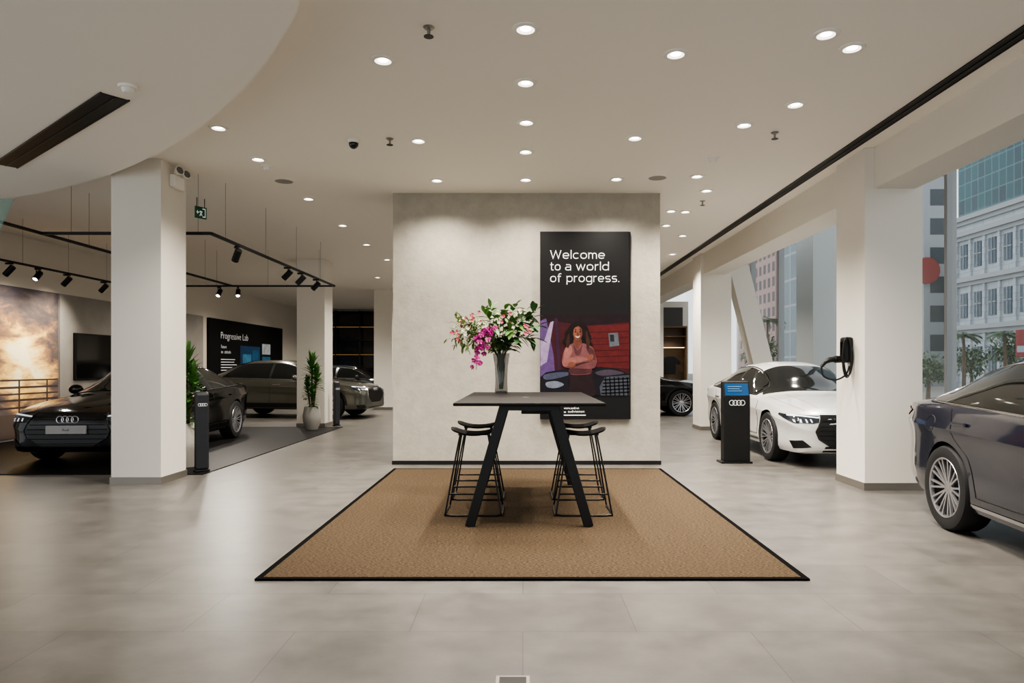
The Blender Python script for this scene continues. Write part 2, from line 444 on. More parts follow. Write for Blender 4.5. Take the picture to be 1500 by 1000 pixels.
# ------------------------------------------------------------------ poster
PY = 9.64
po = thing('welcome_poster', 'tall black welcome poster of smiling woman with folded arms beside a car', 'poster', (0, PY, 0))
obj('board', MB().box(.243, 1.503, 0, .078, .65, 3.30), M['poster'], po, bevel=.004)
obj('side_return', MB().box(1.503, 1.525, .02, .078, .65, 3.30), M['blackm'], po)
def q(px, py, k):
    v = P(px, py, PY); return Vector((v.x, -.0012*k, v.z))
def flat(name, pts, col, k, smooth=False, em=.06, label=None):
    vs = [q(a, b, k) for a, b in pts]
    if smooth: vs = catm(vs, 5)
    col = tuple(v*.88 for v in col)
    return obj(name, MB().add(vs, [list(range(len(vs)))]), mat('print_'+name, col, .55, emit=em, noise=(9, .28), spec=.2), po, label=label)
def ptx(s, px, py, size, nm, w=None, thin=0):
    v = P(px, py, PY); return text(s, size, M['txt'], nm, po, Matrix.Translation((v.x, -.002, v.z)) @ FRONT, sx=1.13, width=w and w*PY/1000, thin=thin)
for s, px, py, w in (('Welcome', 806, 379, 80), ('to', 806, 396, 15), ('a', 828, 396, 8.5), ('world', 844, 396, 48), ('of', 806, 413, 16), ('progress.', 830, 413, 77)):
    v = P(px, py, PY); lettering(s, v.x, v.z, .0875, w*PY/1000, M['txt'], 'headline', po)
ptx('www.audi.vn', 826, 599, .045, 'small_print', 22)
ptx('audivietnam', 832, 604, .045, 'small_print', 24)
for px, py, w in ((826, 603.5, 3), (826, 608, 32)):
    v = P(px, py, PY); obj('print_line', MB().box(v.x, v.x+w*PY/1000, -.003, -.001, v.z-.006, v.z+.008), M['txt'], po)
flat('photo_background', [(791.5, 460), (921.5, 460), (921.5, 579), (791.5, 579)], (58, 20, 26), 1)
flat('photo_ceiling', [(791.5, 460), (921.5, 460), (921.5, 471), (862, 476), (812, 470), (791.5, 473)], (28, 15, 21), 2)
flat('photo_wall', [(852, 478), (921.5, 474), (921.5, 540), (852, 536)], (84, 26, 28), 2)
for k in range(6):
    flat('photo_plank', [(862, 486+k*9), (921.5, 484+k*9), (921.5, 485.2+k*9), (862, 487.2+k*9)], (66, 20, 22), 3)
flat('photo_window', [(891, 488), (905, 487), (907, 506), (893, 508)], (84, 90, 98), 4)
flat('photo_window', [(893, 490), (899, 490), (900, 500), (894, 500)], (34, 32, 38), 5)
flat('photo_pillar', [(791.5, 470), (800, 466), (811, 520), (813, 548), (791.5, 552)], (88, 64, 112), 3)
flat('photo_pillar', [(791.5, 498), (797, 500), (806, 472), (811, 470), (801, 530), (791.5, 536)], (150, 130, 166), 4)
flat('photo_pillar', [(812, 466), (817, 466), (822, 545), (817, 547)], (52, 24, 48), 4)
flat('photo_hood', [(791.5, 552), (800, 545), (822, 541), (850, 540), (880, 537), (905, 540), (921.5, 548), (921.5, 579), (791.5, 579)], (18, 17, 26), 5)
flat('photo_hood', [(797, 549), (818, 545), (838, 546), (824, 552), (800, 556)], (66, 70, 90), 6, True)
flat('photo_hood', [(872, 545), (892, 541), (914, 546), (900, 549), (880, 550)], (66, 58, 70), 6, True)
flat('photo_grille', [(886, 552), (921.5, 549), (921.5, 579), (880, 579), (878, 566)], (66, 70, 80), 7)
for k in range(5):
    flat('photo_grille_bar', [(884-k*.8, 555+k*5), (921.5, 553+k*5), (921.5, 555+k*5), (884-k*.8, 557+k*5)], (12, 12, 16), 8)
for k in range(6):
    flat('photo_grille_bar', [(886+k*6.4, 552), (887.6+k*6.4, 552), (889+k*6.4, 579), (887+k*6.4, 579)], (12, 12, 16), 8)
flat('photo_headlamp', [(800, 560), (815, 558), (826, 563), (815, 568), (802, 567)], (110, 116, 132), 7, True)
# the woman: printed flat, all pieces of one picture
HA = (22, 12, 12)
flat('person_hair', [(832, 481), (838, 473.5), (846, 470.5), (855, 473), (861, 480), (863, 487), (866, 493), (865, 499), (868, 505), (865, 511), (863, 517), (857, 516), (850, 511), (837, 513), (832, 517), (827, 511), (828, 505), (824, 499), (828, 493), (828, 487)], HA, 9, True)
flat('person_hair', [(858, 484), (861.5, 491), (864, 502), (861, 511), (858, 500)], (56, 31, 24), 14, True)
flat('person_hair', [(833, 488), (830, 496), (829, 506), (833, 509), (835, 497)], (50, 28, 22), 14, True)
flat('person_skirt', [(835, 543), (865, 543), (868, 556), (871, 579), (836, 579), (834.5, 560)], (34, 20, 24), 9, True)
flat('person_neck', [(842, 493), (850, 493), (852, 503), (847, 511), (840, 504)], (98, 55, 44), 10, True)
flat('person_blouse', [(829, 508), (836, 504), (841, 503), (846, 511), (852, 503), (860, 504.5), (868, 509), (872, 520), (874, 532), (867, 540), (865, 547), (850, 549), (836, 548), (835, 540), (826, 537), (823, 529), (825, 517)], (114, 70, 72), 11, True)
flat('person_blouse_shade', [(859, 507), (868, 511), (872, 522), (872, 530), (865, 522), (861, 515)], (76, 43, 47), 12, True)
flat('person_blouse_light', [(829, 510), (836, 506), (838, 514), (834, 523), (826, 529), (826, 518)], (146, 94, 88), 12, True)
flat('person_blouse_fold', [(840, 504), (846, 513), (853, 504), (850, 518), (843, 519)], (84, 48, 51), 12, True)
flat('person_blouse_fold', [(835, 540), (865, 541), (865, 546), (850, 548), (836, 547)], (70, 38, 43), 12, True)
flat('person_arm', [(824, 529), (834, 524), (850, 522), (862, 525), (864, 529), (852, 530.5), (838, 535), (826, 536.5)], (138, 88, 82), 13, True)
flat('person_arm', [(873, 529), (866, 526), (850, 530), (836, 532.5), (835, 537), (850, 540), (866, 540), (872, 537)], (102, 60, 61), 14, True)
flat('person_arm_shadow', [(838, 535.5), (852, 531), (864, 529.5), (852, 533), (840, 537)], (52, 27, 31), 15, True)
flat('person_hand', [(860, 522), (866, 518.5), (869, 520), (868, 525.5), (862, 528.5)], (116, 69, 54), 15, True)
flat('person_hand', [(833, 531), (840, 530), (843, 533.5), (839, 538), (833, 537)], (116, 69, 54), 16, True)
flat('person_face', [(839, 483), (841, 478), (846, 475.5), (851.5, 478), (853.5, 485), (852.5, 492), (849, 498), (845.5, 499.3), (842, 497.3), (839.5, 491)], (104, 60, 48), 12, True)
flat('person_cheek', [(839.8, 484), (841.5, 479.5), (845.5, 478), (849, 479), (849, 490), (845.5, 495), (842.3, 495), (840, 490)], (128, 77, 62), 13, True)
flat('person_hair', [(837, 495), (837.5, 480), (843, 473.5), (851, 473.5), (857, 481), (857, 498), (853, 489), (852, 481), (846.5, 477.5), (841, 481), (839.5, 488)], HA, 14, True)
flat('person_smile', [(842.5, 491.8), (846, 492.8), (849.5, 491.4), (848, 494.3), (844.8, 494.6)], (200, 180, 170), 15, True)
for ex in (841.6, 848.6):
    flat('person_eye', [(ex, 485.4), (ex+1.3, 484.3), (ex+2.9, 485.4), (ex+1.4, 486.5)], (16, 10, 10), 16)
    flat('person_brow', [(ex-.4, 482.8), (ex+1.5, 481.4), (ex+3.1, 482.9), (ex+1.5, 482.6)], (28, 16, 14), 16)
flat('person_nose', [(845.6, 486), (846.5, 486), (847.8, 490.5), (844.6, 490.5)], (88, 49, 39), 15)
# ------------------------------------------------------------------ rug
RX0, RX1, RY0, RY1 = -1.75, 1.872, 4.45, 9.27
rg = thing('rug', 'brown woven sisal rug with black border under the bar table', 'rug', (0, 0, 0))
bw = .04
obj('pile', MB().box(RX0+bw, RX1-bw, RY0+bw, RY1-bw, 0, .012), M['rug'], rg)
bd = MB().box(RX0, RX1, RY0, RY0+bw, 0, .014).box(RX0, RX1, RY1-bw, RY1, 0, .014).box(RX0, RX0+bw, RY0+bw, RY1-bw, 0, .014).box(RX1-bw, RX1, RY0+bw, RY1-bw, 0, .014)
obj('border', bd, M['border'], rg)
RZ = .012
# ------------------------------------------------------------------ bar table
TZ = 1.09
tb = thing('bar_table', 'long black bar table with slanted legs on the brown rug', 'table', (.055, 6.95, RZ))
obj('tabletop', MB().box(-.645, .645, -1.2, 1.2, TZ-.028-RZ, TZ-RZ), M['tabletop'], tb, bevel=.008)
for sy in (-1, 1):
    for sx in (-1, 1):
        y = sy*1.04
        obj('leg', MB().bar((sx*.215, y*.97, TZ-.03-RZ), (sx*.515, y, 0), .085, .05, (0, 1, 0)), M['blackm'], tb, bevel=.006)
    obj('crossbar', MB().box(-.26, .26, sy*1.01-.03, sy*1.01+.03, TZ-.075-RZ, TZ-.029-RZ), M['blackm'], tb)
obj('beam', MB().box(-.04, .04, -.98, .98, TZ-.085-RZ, TZ-.03-RZ), M['blackm'], tb)
obj('cable_box', MB().box(-.07, .17, -.75, -.35, TZ-.125-RZ, TZ-.03-RZ), M['black'], tb, bevel=.006)
obj('socket_cover', MB().lathe([(.0001, .004), (.035, .004), (.04, 0)], 20, Matrix.Translation((-.03, -.15, TZ-RZ))), M['black'], tb)
# ------------------------------------------------------------------ stools
def make_stool(label, loc, rz=0):
    t = thing('bar_stool', label, 'stool', loc, rz, 'bar stools at the table')
    mb = MB(); n = 14; m = 10; W, D = .45, .34; vs = []
    for lay in (0, 1):
        for i in range(n+1):
            for j in range(m+1):
                u = i/n*2-1; v = j/m*2-1
                x = u*W/2*math.sqrt(1-.28*v*v); y = v*D/2*math.sqrt(1-.3*u*u)
                z = .765+.04*u*u-.014*v*v-(.015 if lay else 0)
                vs.append((x, y, z))
    k = (n+1)*(m+1); fs = []
    for i in range(n):
        for j in range(m):
            a = i*(m+1)+j; f = (a, a+1, a+m+2, a+m+1); fs += [f, tuple(p+k for p in f[::-1])]
    bd = [i*(m+1) for i in range(n+1)]+[n*(m+1)+j for j in range(1, m+1)]+[i*(m+1)+m for i in range(n-1, -1, -1)]+[j for j in range(m-1, 0, -1)]
    for a, b in zip(bd, bd[1:]+bd[:1]): fs.append((a, b, b+k, a+k))
    mb.add(vs, fs, True)
    obj('seat', mb, M['seat'], t)
    # each side rod runs from the seat down, along the floor and back up to the seat
    for s in (-1, 1):
        pts = [(s*.13, -.09, .752), (s*.185, -.15, .45), (s*.25, -.215, .07), (s*.258, -.222, .03), (s*.262, -.205, .011), (s*.268, 0, .009), (s*.262, .205, .011), (s*.258, .222, .03), (s*.25, .215, .07), (s*.185, .15, .45), (s*.13, .09, .752)]
        obj('leg_frame', MB().tube(catm(pts, 3, False), .0085, 8), M['blackm'], t)
    obj('floor_bar', MB().tube([(-.262, -.2, .011), (-.2, -.236, .009), (.2, -.236, .009), (.262, -.2, .011)], .0085, 8), M['blackm'], t)
    for y in (-.192, .192):
        obj('footrest', MB().tube([(-.228, y, .2), (.228, y, .2)], .0085, 8), M['blackm'], t)
    obj('seat_support', MB().box(-.15, .15, -.1, .1, .736, .75), M['blackm'], t)
    return t
s0 = make_stool('black sled base bar stool, nearer one at left of the table', (-.46, 6.53, RZ))
dup(s0, (-.47, 7.28, RZ), None, 'black bar stool left of the table, nearer the plaster wall')
dup(s0, (.565, 6.53, RZ), None, 'black sled base bar stool, nearer one at right of the table')
dup(s0, (.575, 7.28, RZ), None, 'black bar stool right of the table, nearer the plaster wall')
# ------------------------------------------------------------------ vase and flowers
VX, VY = -.245, 7.75
vs_ = thing('vase', 'tall smoked glass fluted vase holding the flowers', 'vase', (VX, VY, TZ))
obj('glass_body', MB().lathe([(.0001, 0), (.066, 0), (.072, .02), (.066, .15), (.072, .30), (.095, .455)], 36, None, .03), M['vase'], vs_)
obj('glass_base', MB().lathe([(.0001, .03), (.060, .03), (.064, .004), (.0001, .004)], 28), M['vase'], vs_)
def sprig(name, label, cat, tip, group, m, leafL, leafW, n, bend=.1, fern=False):
    t = thing(name, label, cat, (VX, VY, TZ+.03), 0, group)
    o = Vector((random.uniform(-.02, .02), random.uniform(-.02, .02), .02)); mo = Vector((tip[0]*.12, tip[1]*.12, .42))
    tp = Vector(tip)-Vector((0, 0, .03)); mid = (mo+tp)/2+Vector((0, 0, bend))
    pts = catm([o, mo*.6+o*.4, mo, mid, tp], 5, False)
    obj('stalk', MB().tube(pts, [.0045-.003*i/len(pts) for i in range(len(pts))], 6), M['stem'], t)
    mb = MB()
    for i in range(n):
        f = .5+.5*(i+1)/n; k = f*(len(pts)-1); a = int(min(k, len(pts)-2)); p = pts[a].lerp(pts[a+1], k-a)
        d = (pts[min(a+1, len(pts)-1)]-pts[a]).normalized()
        sd = d.orthogonal(); sd.rotate(Matrix.Rotation(random.uniform(0, 2*PI), 3, d))
        ld = (d*.6+sd*(1 if i < n-1 else .1)+Vector((0, 0, .1)))
        if fern:
            for w in range(4):
                e = ld.normalized()*leafL; b0 = p+e*(w/4)
                mb.leaf(b0, e+Vector((random.uniform(-.6, .6), random.uniform(-.6, .6), random.uniform(-.6, .6)))*leafL, leafL*.55, leafW)
        else: mb.leaf(p, ld, leafL*random.uniform(.75, 1.15), leafW, droop=random.uniform(.05, .4))
    obj('leaves', mb, m, t)
    return t, pts
for tp in ((.04, .1, .97), (.16, -.08, .98), (.28, .05, .95), (-.12, -.1, .96), (-.04, .1, .84), (.10, .12, .78), (-.2, .08, .92), (.22, -.12, .82), (-.08, -.14, .74), (.14, -.16, .70)):
    sprig('leafy_branch', 'upright leafy green branch in the smoked glass vase', 'foliage', tp, 'upright leafy stems in the vase', M['leaf'], .145, .06, 18)
for tp in ((.40, .04, .95), (.42, -.1, .76), (.36, .1, .64), (.30, -.15, .60), (.34, -.05, .84)):
    sprig('broad_leaf_branch', 'broad leafed branch leaning right out of the vase', 'foliage', tp, 'right leaning leafy stems in the vase', M['leafd'], .17, .066, 14)
for tp in ((-.50, 0, .80), (-.54, .1, .64), (-.42, -.1, .56), (-.36, .1, .80), (-.28, -.05, .60), (-.46, .12, .72)):
    sprig('fern_frond', 'pale feathery fern leaning left out of the vase', 'foliage', tp, 'left leaning ferns in the vase', M['leafl'], .12, .03, 26, .12, True)
def cluster(tp, m, nm, label, grp, c, r):
    t, pts = sprig(nm, label, 'flower', tp, grp, M['leaf'], .06, .022, 6)
    for i in range(c):
        mb = MB(); p = pts[-1]+Vector((random.uniform(-.06, .06), random.uniform(-.05, .05), random.uniform(-.07, .04)))
        for k in range(5):
            a = 2*PI*k/5+i
            mb.leaf(p, (math.cos(a), -.5, math.sin(a)), r, r*.7, Vector((0, 1, 0)))
        obj('blossom', mb, m, t)
for tp in ((-.28, -.05, .88), (-.42, .05, .82), (.05, -.2, .86), (.30, -.2, .74), (-.5, -.1, .66)):
    cluster(tp, M['pink'], 'pink_blossom_stem', 'stem of small pink blossoms among the vase foliage', 'pink blossom stems in the vase', 6, .024)
for tp in ((-.20, -.14, .76), (.16, -.18, .72), (-.05, -.18, .80), (.22, -.18, .90), (-.40, -.14, .70)):
    cluster(tp, M['blossom'], 'white_blossom_stem', 'stem of small white blossoms among the vase foliage', 'white blossom stems in the vase', 6, .024)
def orchid(ctrl, n, label):
    t = thing('orchid_spray', label, 'flower', (VX, VY, TZ+.03), 0, 'orchid sprays in the vase')
    pts = catm([Vector(c) for c in ctrl], 8, False)
    obj('stalk', MB().tube(pts, .004, 6), M['stem'], t)
    L = len(pts)
    proto = None
    for i in range(n):
        k = int(L*(.42+.57*i/n)); p = pts[min(k, L-1)]+Vector((random.uniform(-.05, .05), random.uniform(-.06, .02), random.uniform(-.025, .025)))
        if proto is None:
            mb = MB()
            for a, l, w in ((90, .034, .024), (18, .04, .038), (162, .04, .038), (234, .034, .022), (306, .034, .022)):
                a = math.radians(a); mb.leaf((0, 0, 0), (math.cos(a), -.25, math.sin(a)), l, w, Vector((0, 1, 0)))
            mb.ball((0, -.012, -.006), .009, 8, 6)
            proto = mesh('blossom', mb, M['orchid'])
        link('blossom', proto, t, p, (random.uniform(-.4, .4), random.uniform(-.5, .5), random.uniform(-.9, .5)))
orchid([(0, 0, .03), (-.03, -.02, .42), (-.12, -.12, .66), (-.22, -.18, .62), (-.26, -.2, .45), (-.27, -.2, .24)], 18, 'magenta orchid spray drooping lowest at left of the vase')
orchid([(0, .01, .03), (-.02, -.04, .42), (-.06, -.14, .68), (-.12, -.2, .68), (-.17, -.22, .55), (-.18, -.22, .42)], 12, 'shorter magenta orchid spray close above the vase rim')
# ------------------------------------------------------------------ kiosks
YZX = Matrix(((0, 0, 1, 0), (1, 0, 0, 0), (0, 1, 0, 0), (0, 0, 0, 1)))
def kiosk(label, loc, rz, h=1.18, w=.38, d=.16, screen=True, R=.036):
    t = thing('information_kiosk', label, 'kiosk', loc, rz, 'black information kiosks')
    e = .05 if screen else .004
    obj('base_plate', MB().box(-w/2-e, w/2+min(e, .02), -d/2-e, d/2+e, 0, .025), M['blackm'], t, bevel=.004)
    poly = [(-d/2, .025), (d/2, .025), (d/2, h), (-d/2+.06, h-.01), (-d/2, h-.22)] if screen else [(-d/2, .025), (d/2, .025), (d/2, h), (-d/2, h-.03)]
    obj('body', MB().prism(poly, -w/2, w/2, YZX), M['black'] if screen else mat('kiosk_grey', (30, 32, 37), .4), t, bevel=.006 if screen else .025)
    if screen:
        a = Vector((0, -d/2-.002, h-.205)); b = Vector((0, -d/2+.05, h-.03))
        s = obj('screen', MB().add([(-w/2+.02, a.y, a.z), (w/2-.02, a.y, a.z), (w/2-.02, b.y-.004, b.z), (-w/2+.02, b.y-.004, b.z)], [(0, 1, 2, 3)]), M['screen'], t)
        for k in range(3):
            f = .72-k*.18; c_ = a.lerp(b, f)
            obj('screen_line', MB().box(-w/2+.06, w/2-.12-.03*(k % 2), c_.y-.012, c_.y-.004, c_.z, c_.z+.006), mat('screen_text', (120, 170, 210), .4, emit=.3), s)
    obj('ring_emblem', rings(MB(), R, R*.1, Matrix.Translation((0, -d/2-.003, h-.31 if screen else h-.18))), M['txt'], t)
    return t
kiosk('black kiosk with blue touch screen in front of the white car', (3.09, 9.93, 0), 0)
kiosk('slim dark post kiosk beside the potted plant behind the left pillar', (-4.235, 9.0, .012), math.radians(40), 1.06, .17, .09, False, .018)
kiosk('small dark post kiosk beside the far left pillar', (-4.37, 16.0, 0), math.radians(60), 1.05, .16, .08, False, .02)
# ------------------------------------------------------------------ potted plants
def potted(label, loc, h, potm, pr, ph, lw=.075):
    t = thing('potted_plant', label, 'plant', loc)
    obj('pot', MB().lathe([(.0001, 0), (pr*.62, 0), (pr*.95, ph*.35), (pr, ph*.6), (pr*.82, ph), (pr*.74, ph), (pr*.74, ph-.05), (.0001, ph-.05)], 28), potm, t)
    obj('soil', MB().lathe([(.0001, ph-.035), (pr*.74, ph-.045)], 20), M['soil'], t)
    for (dx, dy, hh) in ((.0, .0, h), (.08, -.03, h*.84), (-.08, .02, h*.68), (.03, -.08, h*.56)):
        z1 = ph+(hh-ph)*.72
        obj('cane', MB().tube([(dx*.5, dy, ph-.05), (dx, dy, (ph+z1)/2), (dx*1.3, dy, z1)], .018, 8), M['wood'], t)
        mb = MB()
        for k in range(44):
            a = k*2.4; f = k/44; zz = z1-.34*(1-f)+.06*f
            el = .2+1.15*f
            mb.leaf((dx*1.3, dy, zz), (math.cos(a)*math.cos(el), math.sin(a)*math.cos(el), math.sin(el)), max(.17, (hh-z1)*(.7+.3*random.random())), lw, droop=.45*(1-f))
        obj('leaf_crown', mb, M['leafp'], t)
    return t
potted('green dracaena in a white pot behind the left pillar', (-4.66, 9.45, .012), 1.78, M['pot'], .2, .6, .065)
potted('green dracaena in a round grey pot before the second left pillar', (-4.62, 14.95, .012), 1.76, M['potg'], .2, .5)
# ------------------------------------------------------------------ cars
def pch(keys):
    xs = [k[0] for k in keys]; ys = [k[1] for k in keys]; n = len(xs)
    d = [(ys[i+1]-ys[i])/(xs[i+1]-xs[i]) for i in range(n-1)]
    m = [d[0]]+[0 if d[i-1]*d[i] <= 0 else 2*d[i-1]*d[i]/(d[i-1]+d[i]) for i in range(1, n-1)]+[d[-1]]
    def f(x):
        x = max(xs[0], min(xs[-1], x))
        for i in range(n-1):
            if x <= xs[i+1]: break
        h = xs[i+1]-xs[i]; t = (x-xs[i])/h
        return ys[i]*(1+2*t)*(1-t)**2+h*m[i]*t*(1-t)**2+ys[i+1]*t*t*(3-2*t)+h*m[i+1]*t*t*(t-1)
    return f
RY = Matrix.Rotation(PI/2, 4, 'Y')
tyre_me = mesh('wheel', MB().lathe([(.25, -.11), (.30, -.125), (.345, -.115), (.36, -.085), (.36, .085), (.345, .115), (.30, .125), (.25, .112)], 48, RY), M['tyre'])
rimb_me = mesh('rim_barrel', MB().lathe([(.0001, .0), (.2, .0), (.235, .03), (.25, .112), (.25, -.11), (.2, -.1)], 40, RY), M['rimd'])
rmb = MB().lathe([(.240, .085), (.242, .112), (.254, .118), (.258, .112)], 40, RY)
for k in range(10):
    a = 2*PI*k/10
    for da in (-.13, .13):
        c0, s0_ = math.cos(a+da*.35), math.sin(a+da*.35); c1, s1 = math.cos(a+da), math.sin(a+da)
        p0 = Vector((.075, .045*c0, .045*s0_)); p1 = Vector((.1, .245*c1, .245*s1))
        rmb.bar(p0, p1, .017, .02, (1, 0, 0))
rmb.lathe([(.0001, .09), (.045, .09), (.062, .08), (.066, .06)], 20, RY)
rim_me = mesh('rim', rmb, M['rim'])
def smooth01(t): t = max(0, min(1, t)); return t*t*(3-2*t)

def car(name, label, loc, rz, pm, p, cat='car', plate=False, group=None):
    L = p['L']; TOP = pch(p['top']); SH = pch(p['sh']); W = pch(p['w']); ZB = pch(p['zb']); wr0 = p['wr']
    root = thing(name, label, cat, loc, rz, group)
    ys = [0, .015, .04, .08, .13, .19, .27, .36, .46]
    y = .58
    while y < L-.5: ys.append(y); y += .09
    ys += [L-.46, L-.36, L-.27, L-.19, L-.13, L-.08, L-.04, L-.015, L]
    def half(y):
        w = W(y); zb = ZB(y); zs = SH(y); zt = max(TOP(y), zs+.0)
        hgt = zs-zb
        pts = [(0, zb), (w*.5, zb), (w*.82, zb), (w*.93, zb+hgt*.04), (w*.965, zb+hgt*.14), (w*.972, zb+hgt*.28), (w*.968, zb+hgt*.42), (w*.970, zb+hgt*.55), (w*.982, zb+hgt*.68), (w, zb+hgt*.78), (w*1.0, zb+hgt*.79), (w*.974, zb+hgt*.87), (w*.962, zb+hgt*.955), (w*.945, zs)]
        g = smooth01((zt-zs-.04)/.14)
        rd = min(.10, .35*(zt-zs)); wr = wr0+.05*(1-smooth01((zt-zs)/.4)); zr = zt-rd
        N = 16
        for i in range(1, N+1):
            u = i/N
            hx = w*.945*(1-u); hz = zs+(zt-zs)*(1-(1-u)**2.4)
            if u <= .45:
                s = u/.45; b = .035*math.sin(PI*s)
                gx = (w*.945)+(wr-w*.945)*s+b; gz = zs+(zr-zs)*s
            else:
                s = (u-.45)/.55
                gx = wr*(1-s); gz = zr+(zt-zr)*(1-(1-s)**3.2)
            pts.append((hx*(1-g)+gx*g, hz*(1-g)+gz*g))
        pts[-1] = (0, zt)
        return pts
    vs = []; fs = []; nr = 0
    for y in ys:
        h = half(y); ring = [(x, y, z) for x, z in h]+[(-x, y, z) for x, z in h[-2:0:-1]]
        nr = len(ring); vs += ring
    for i in range(len(ys)-1):
        for j in range(nr):
            a = i*nr; b = a+nr; k = (j+1) % nr
            fs.append((a+j, a+k, b+k, b+j))
    o1 = (len(ys)-1)*nr
    fs += [list(range(nr))[::-1], [o1+j for j in range(nr)]]
    me = bpy.data.meshes.new('body'); me.from_pydata(vs, [], fs); me.update()
    bm = bmesh.new(); bm.from_mesh(me); bmesh.ops.recalc_face_normals(bm, faces=bm.faces); bm.to_mesh(me)
    bvh = BVHTree.FromBMesh(bm); bm.free()
    me.materials.append(pm)
    body = link('body', me, root)
    wx = p['wx']; wr_ = p.get('wscale', 1.0); R = .36*wr_
    cut = MB()
    for wy in p['wy']:
        for s in (-1, 1):
            cut.lathe([(.0001, 0), (R+.035, 0), (R+.035, .8), (.0001, .8)], 40, Matrix.Translation((s*.60, wy, R)) @ Matrix.Rotation(s*PI/2, 4, 'Y'))
    co = link('cutter', mesh('cutter', cut, M['grille']))
    md = body.modifiers.new('b', 'BOOLEAN'); md.object = co; md.operation = 'DIFFERENCE'; md.solver = 'EXACT'; md.material_mode = 'TRANSFER'
    body.parent = None
    dg = bpy.context.evaluated_depsgraph_get(); dg.update()
    nm = bpy.data.meshes.new_from_object(body.evaluated_get(dg)); nm.name = 'body'
    body.modifiers.clear(); body.data = nm; body.parent = root
    bpy.data.objects.remove(co)
    for f in nm.polygons: f.use_smooth = True
    nm.set_sharp_from_angle(angle=math.radians(38))

    def cast(a, b, pl, eps):
        if pl == 'R': o = Vector((2, a, b)); d = Vector((-1, 0, 0))
        elif pl == 'L': o = Vector((-2, a, b)); d = Vector((1, 0, 0))
        elif pl == 'F': o = Vector((a, -2, b)); d = Vector((0, 1, 0))
        elif pl == 'B': o = Vector((a, L+2, b)); d = Vector((0, -1, 0))
        else: o = Vector((a, b, 4)); d = Vector((0, 0, -1))
        h, n, i, dd = bvh.ray_cast(o, d)
        if h is None:
            g = {'R': (1, a, b), 'L': (-1, a, b), 'F': (a, .2, b), 'B': (a, L-.2, b), 'T': (a, b, 1.2)}[pl]
            h, n, i, dd = bvh.find_nearest(Vector(g))
        if n.dot(d) > 0: n = -n
        return h+n*eps
    def patch(nm_, poly, pl, m, eps=.008, step=.06, parent=None, label=None):
        bm = bmesh.new(); f = bm.faces.new([bm.verts.new((a, b, 0)) for a, b in poly])
        lo = [min(q_[i] for q_ in poly) for i in (0, 1)]; hi = [max(q_[i] for q_ in poly) for i in (0, 1)]
        for ax in (0, 1):
            t = lo[ax]+step
            while t < hi[ax]-1e-4:
                co_ = [0, 0, 0]; co_[ax] = t; no = [0, 0, 0]; no[ax] = 1
                bmesh.ops.bisect_plane(bm, geom=bm.verts[:]+bm.edges[:]+bm.faces[:], plane_co=co_, plane_no=no)
                t += step
        bmesh.ops.triangulate(bm, faces=bm.faces[:])
        for v in bm.verts: v.co = cast(v.co.x, v.co.y, pl, eps)
        me_ = bpy.data.meshes.new(nm_); bm.to_mesh(me_); bm.free()
        for q_ in me_.polygons: q_.use_smooth = True
        me_.materials.append(m)
        o_ = link(nm_, me_, parent or root)
        if label: o_['label'] = label
        return o_
    def seam(nm_, ln, pl, r=.0045):
        pts = catm([(a, b, 0) for a, b in ln], 6, False)
        obj(nm_, MB().tube([cast(v.x, v.y, pl, .0) for v in pts], r, 5), M['grille'], root)
    # side glass
    y0, yB, y1 = p['dlo']; blt = p.get('blt', .04)
    for s, pl in ((-1, 'L'), (1, 'R')):
        def topz(y):
            z = TOP(y)-.105
            z = min(z, SH(y)+blt+(y1-y)*p['cslope'], SH(y)+blt+.02+(y-y0)*1.1)
            return z
        def win(ya, yb, nm_):
            k = 16; yy = [ya+(yb-ya)*i/k for i in range(k+1)]
            poly = [(y, SH(y)+blt) for y in yy]+[(y, max(topz(y), SH(y)+blt+.012)) for y in yy[::-1]]
            return patch(nm_, poly, pl, M['cglass'], .007)
        win(y0, yB-.035, 'side_window'); win(yB+.035, y1-.03, 'side_window')
        k = 30; yy = [y0+(y1-y0)*i/k for i in range(k+1)]
        loop = [(y, SH(y)+blt-.01) for y in yy]+[(y, max(topz(y), SH(y)+blt+.01)+.014) for y in yy[::-1]]
        obj('window_trim', MB().tube([cast(a, b, pl, .004) for a, b in loop], .0105, 6, True), p['trim'], root)
        pb = [(yB-.036, SH(yB)+blt), (yB+.036, SH(yB)+blt), (yB+.036, topz(yB)), (yB-.036, topz(yB))]
        patch('window_pillar', pb, pl, M['grille'], .006)
        sy0, sy1 = p['wy'][0]+.46, p['wy'][1]-.38
        for ln in ([(sy0, SH(sy0)-.02), (sy0-.02, .6), (sy0+.02, .36)], [(yB, SH(yB)), (yB-.01, .6), (yB, .36)], [(sy1+.3, SH(sy1)-.0), (sy1+.2, .80), (sy1+.02, .66), (sy1-.08, .45), (sy1-.1, .36)], [(sy0+.02, .36), (yB, .36), (sy1-.1, .36)]):
            seam('door_seam', ln, pl)
        seam('bonnet_seam', [(s*.60, .30), (s*.70, .7), (s*.74, 1.35)], 'T', .003)
        seam('bonnet_crease', [(s*.40, .34), (s*.44, .8), (s*.50, 1.3)], 'T', .0022)
        if p.get('flap'):
            fy_, fz = sy1+.62, SH(sy1)-.14
            obj('fuel_flap_seam', MB().tube([cast(fy_+.085*math.cos(a_)*(1 if abs(math.cos(a_)) < .8 else 1.05), fz+.07*math.sin(a_), pl, .0) for a_ in [2*PI*i/20 for i in range(20)]], .003, 5, True), M['grille'], root)
        for hy in (yB-.22, sy1+.12):
            c = cast(hy, SH(hy)-.12, pl, .012)
            obj('door_handle', MB().box(c.x-.014, c.x+.014, c.y-.11, c.y+.11, c.z-.014, c.z+.014), pm if not p.get('clad') else p['trim'], root, bevel=.008)
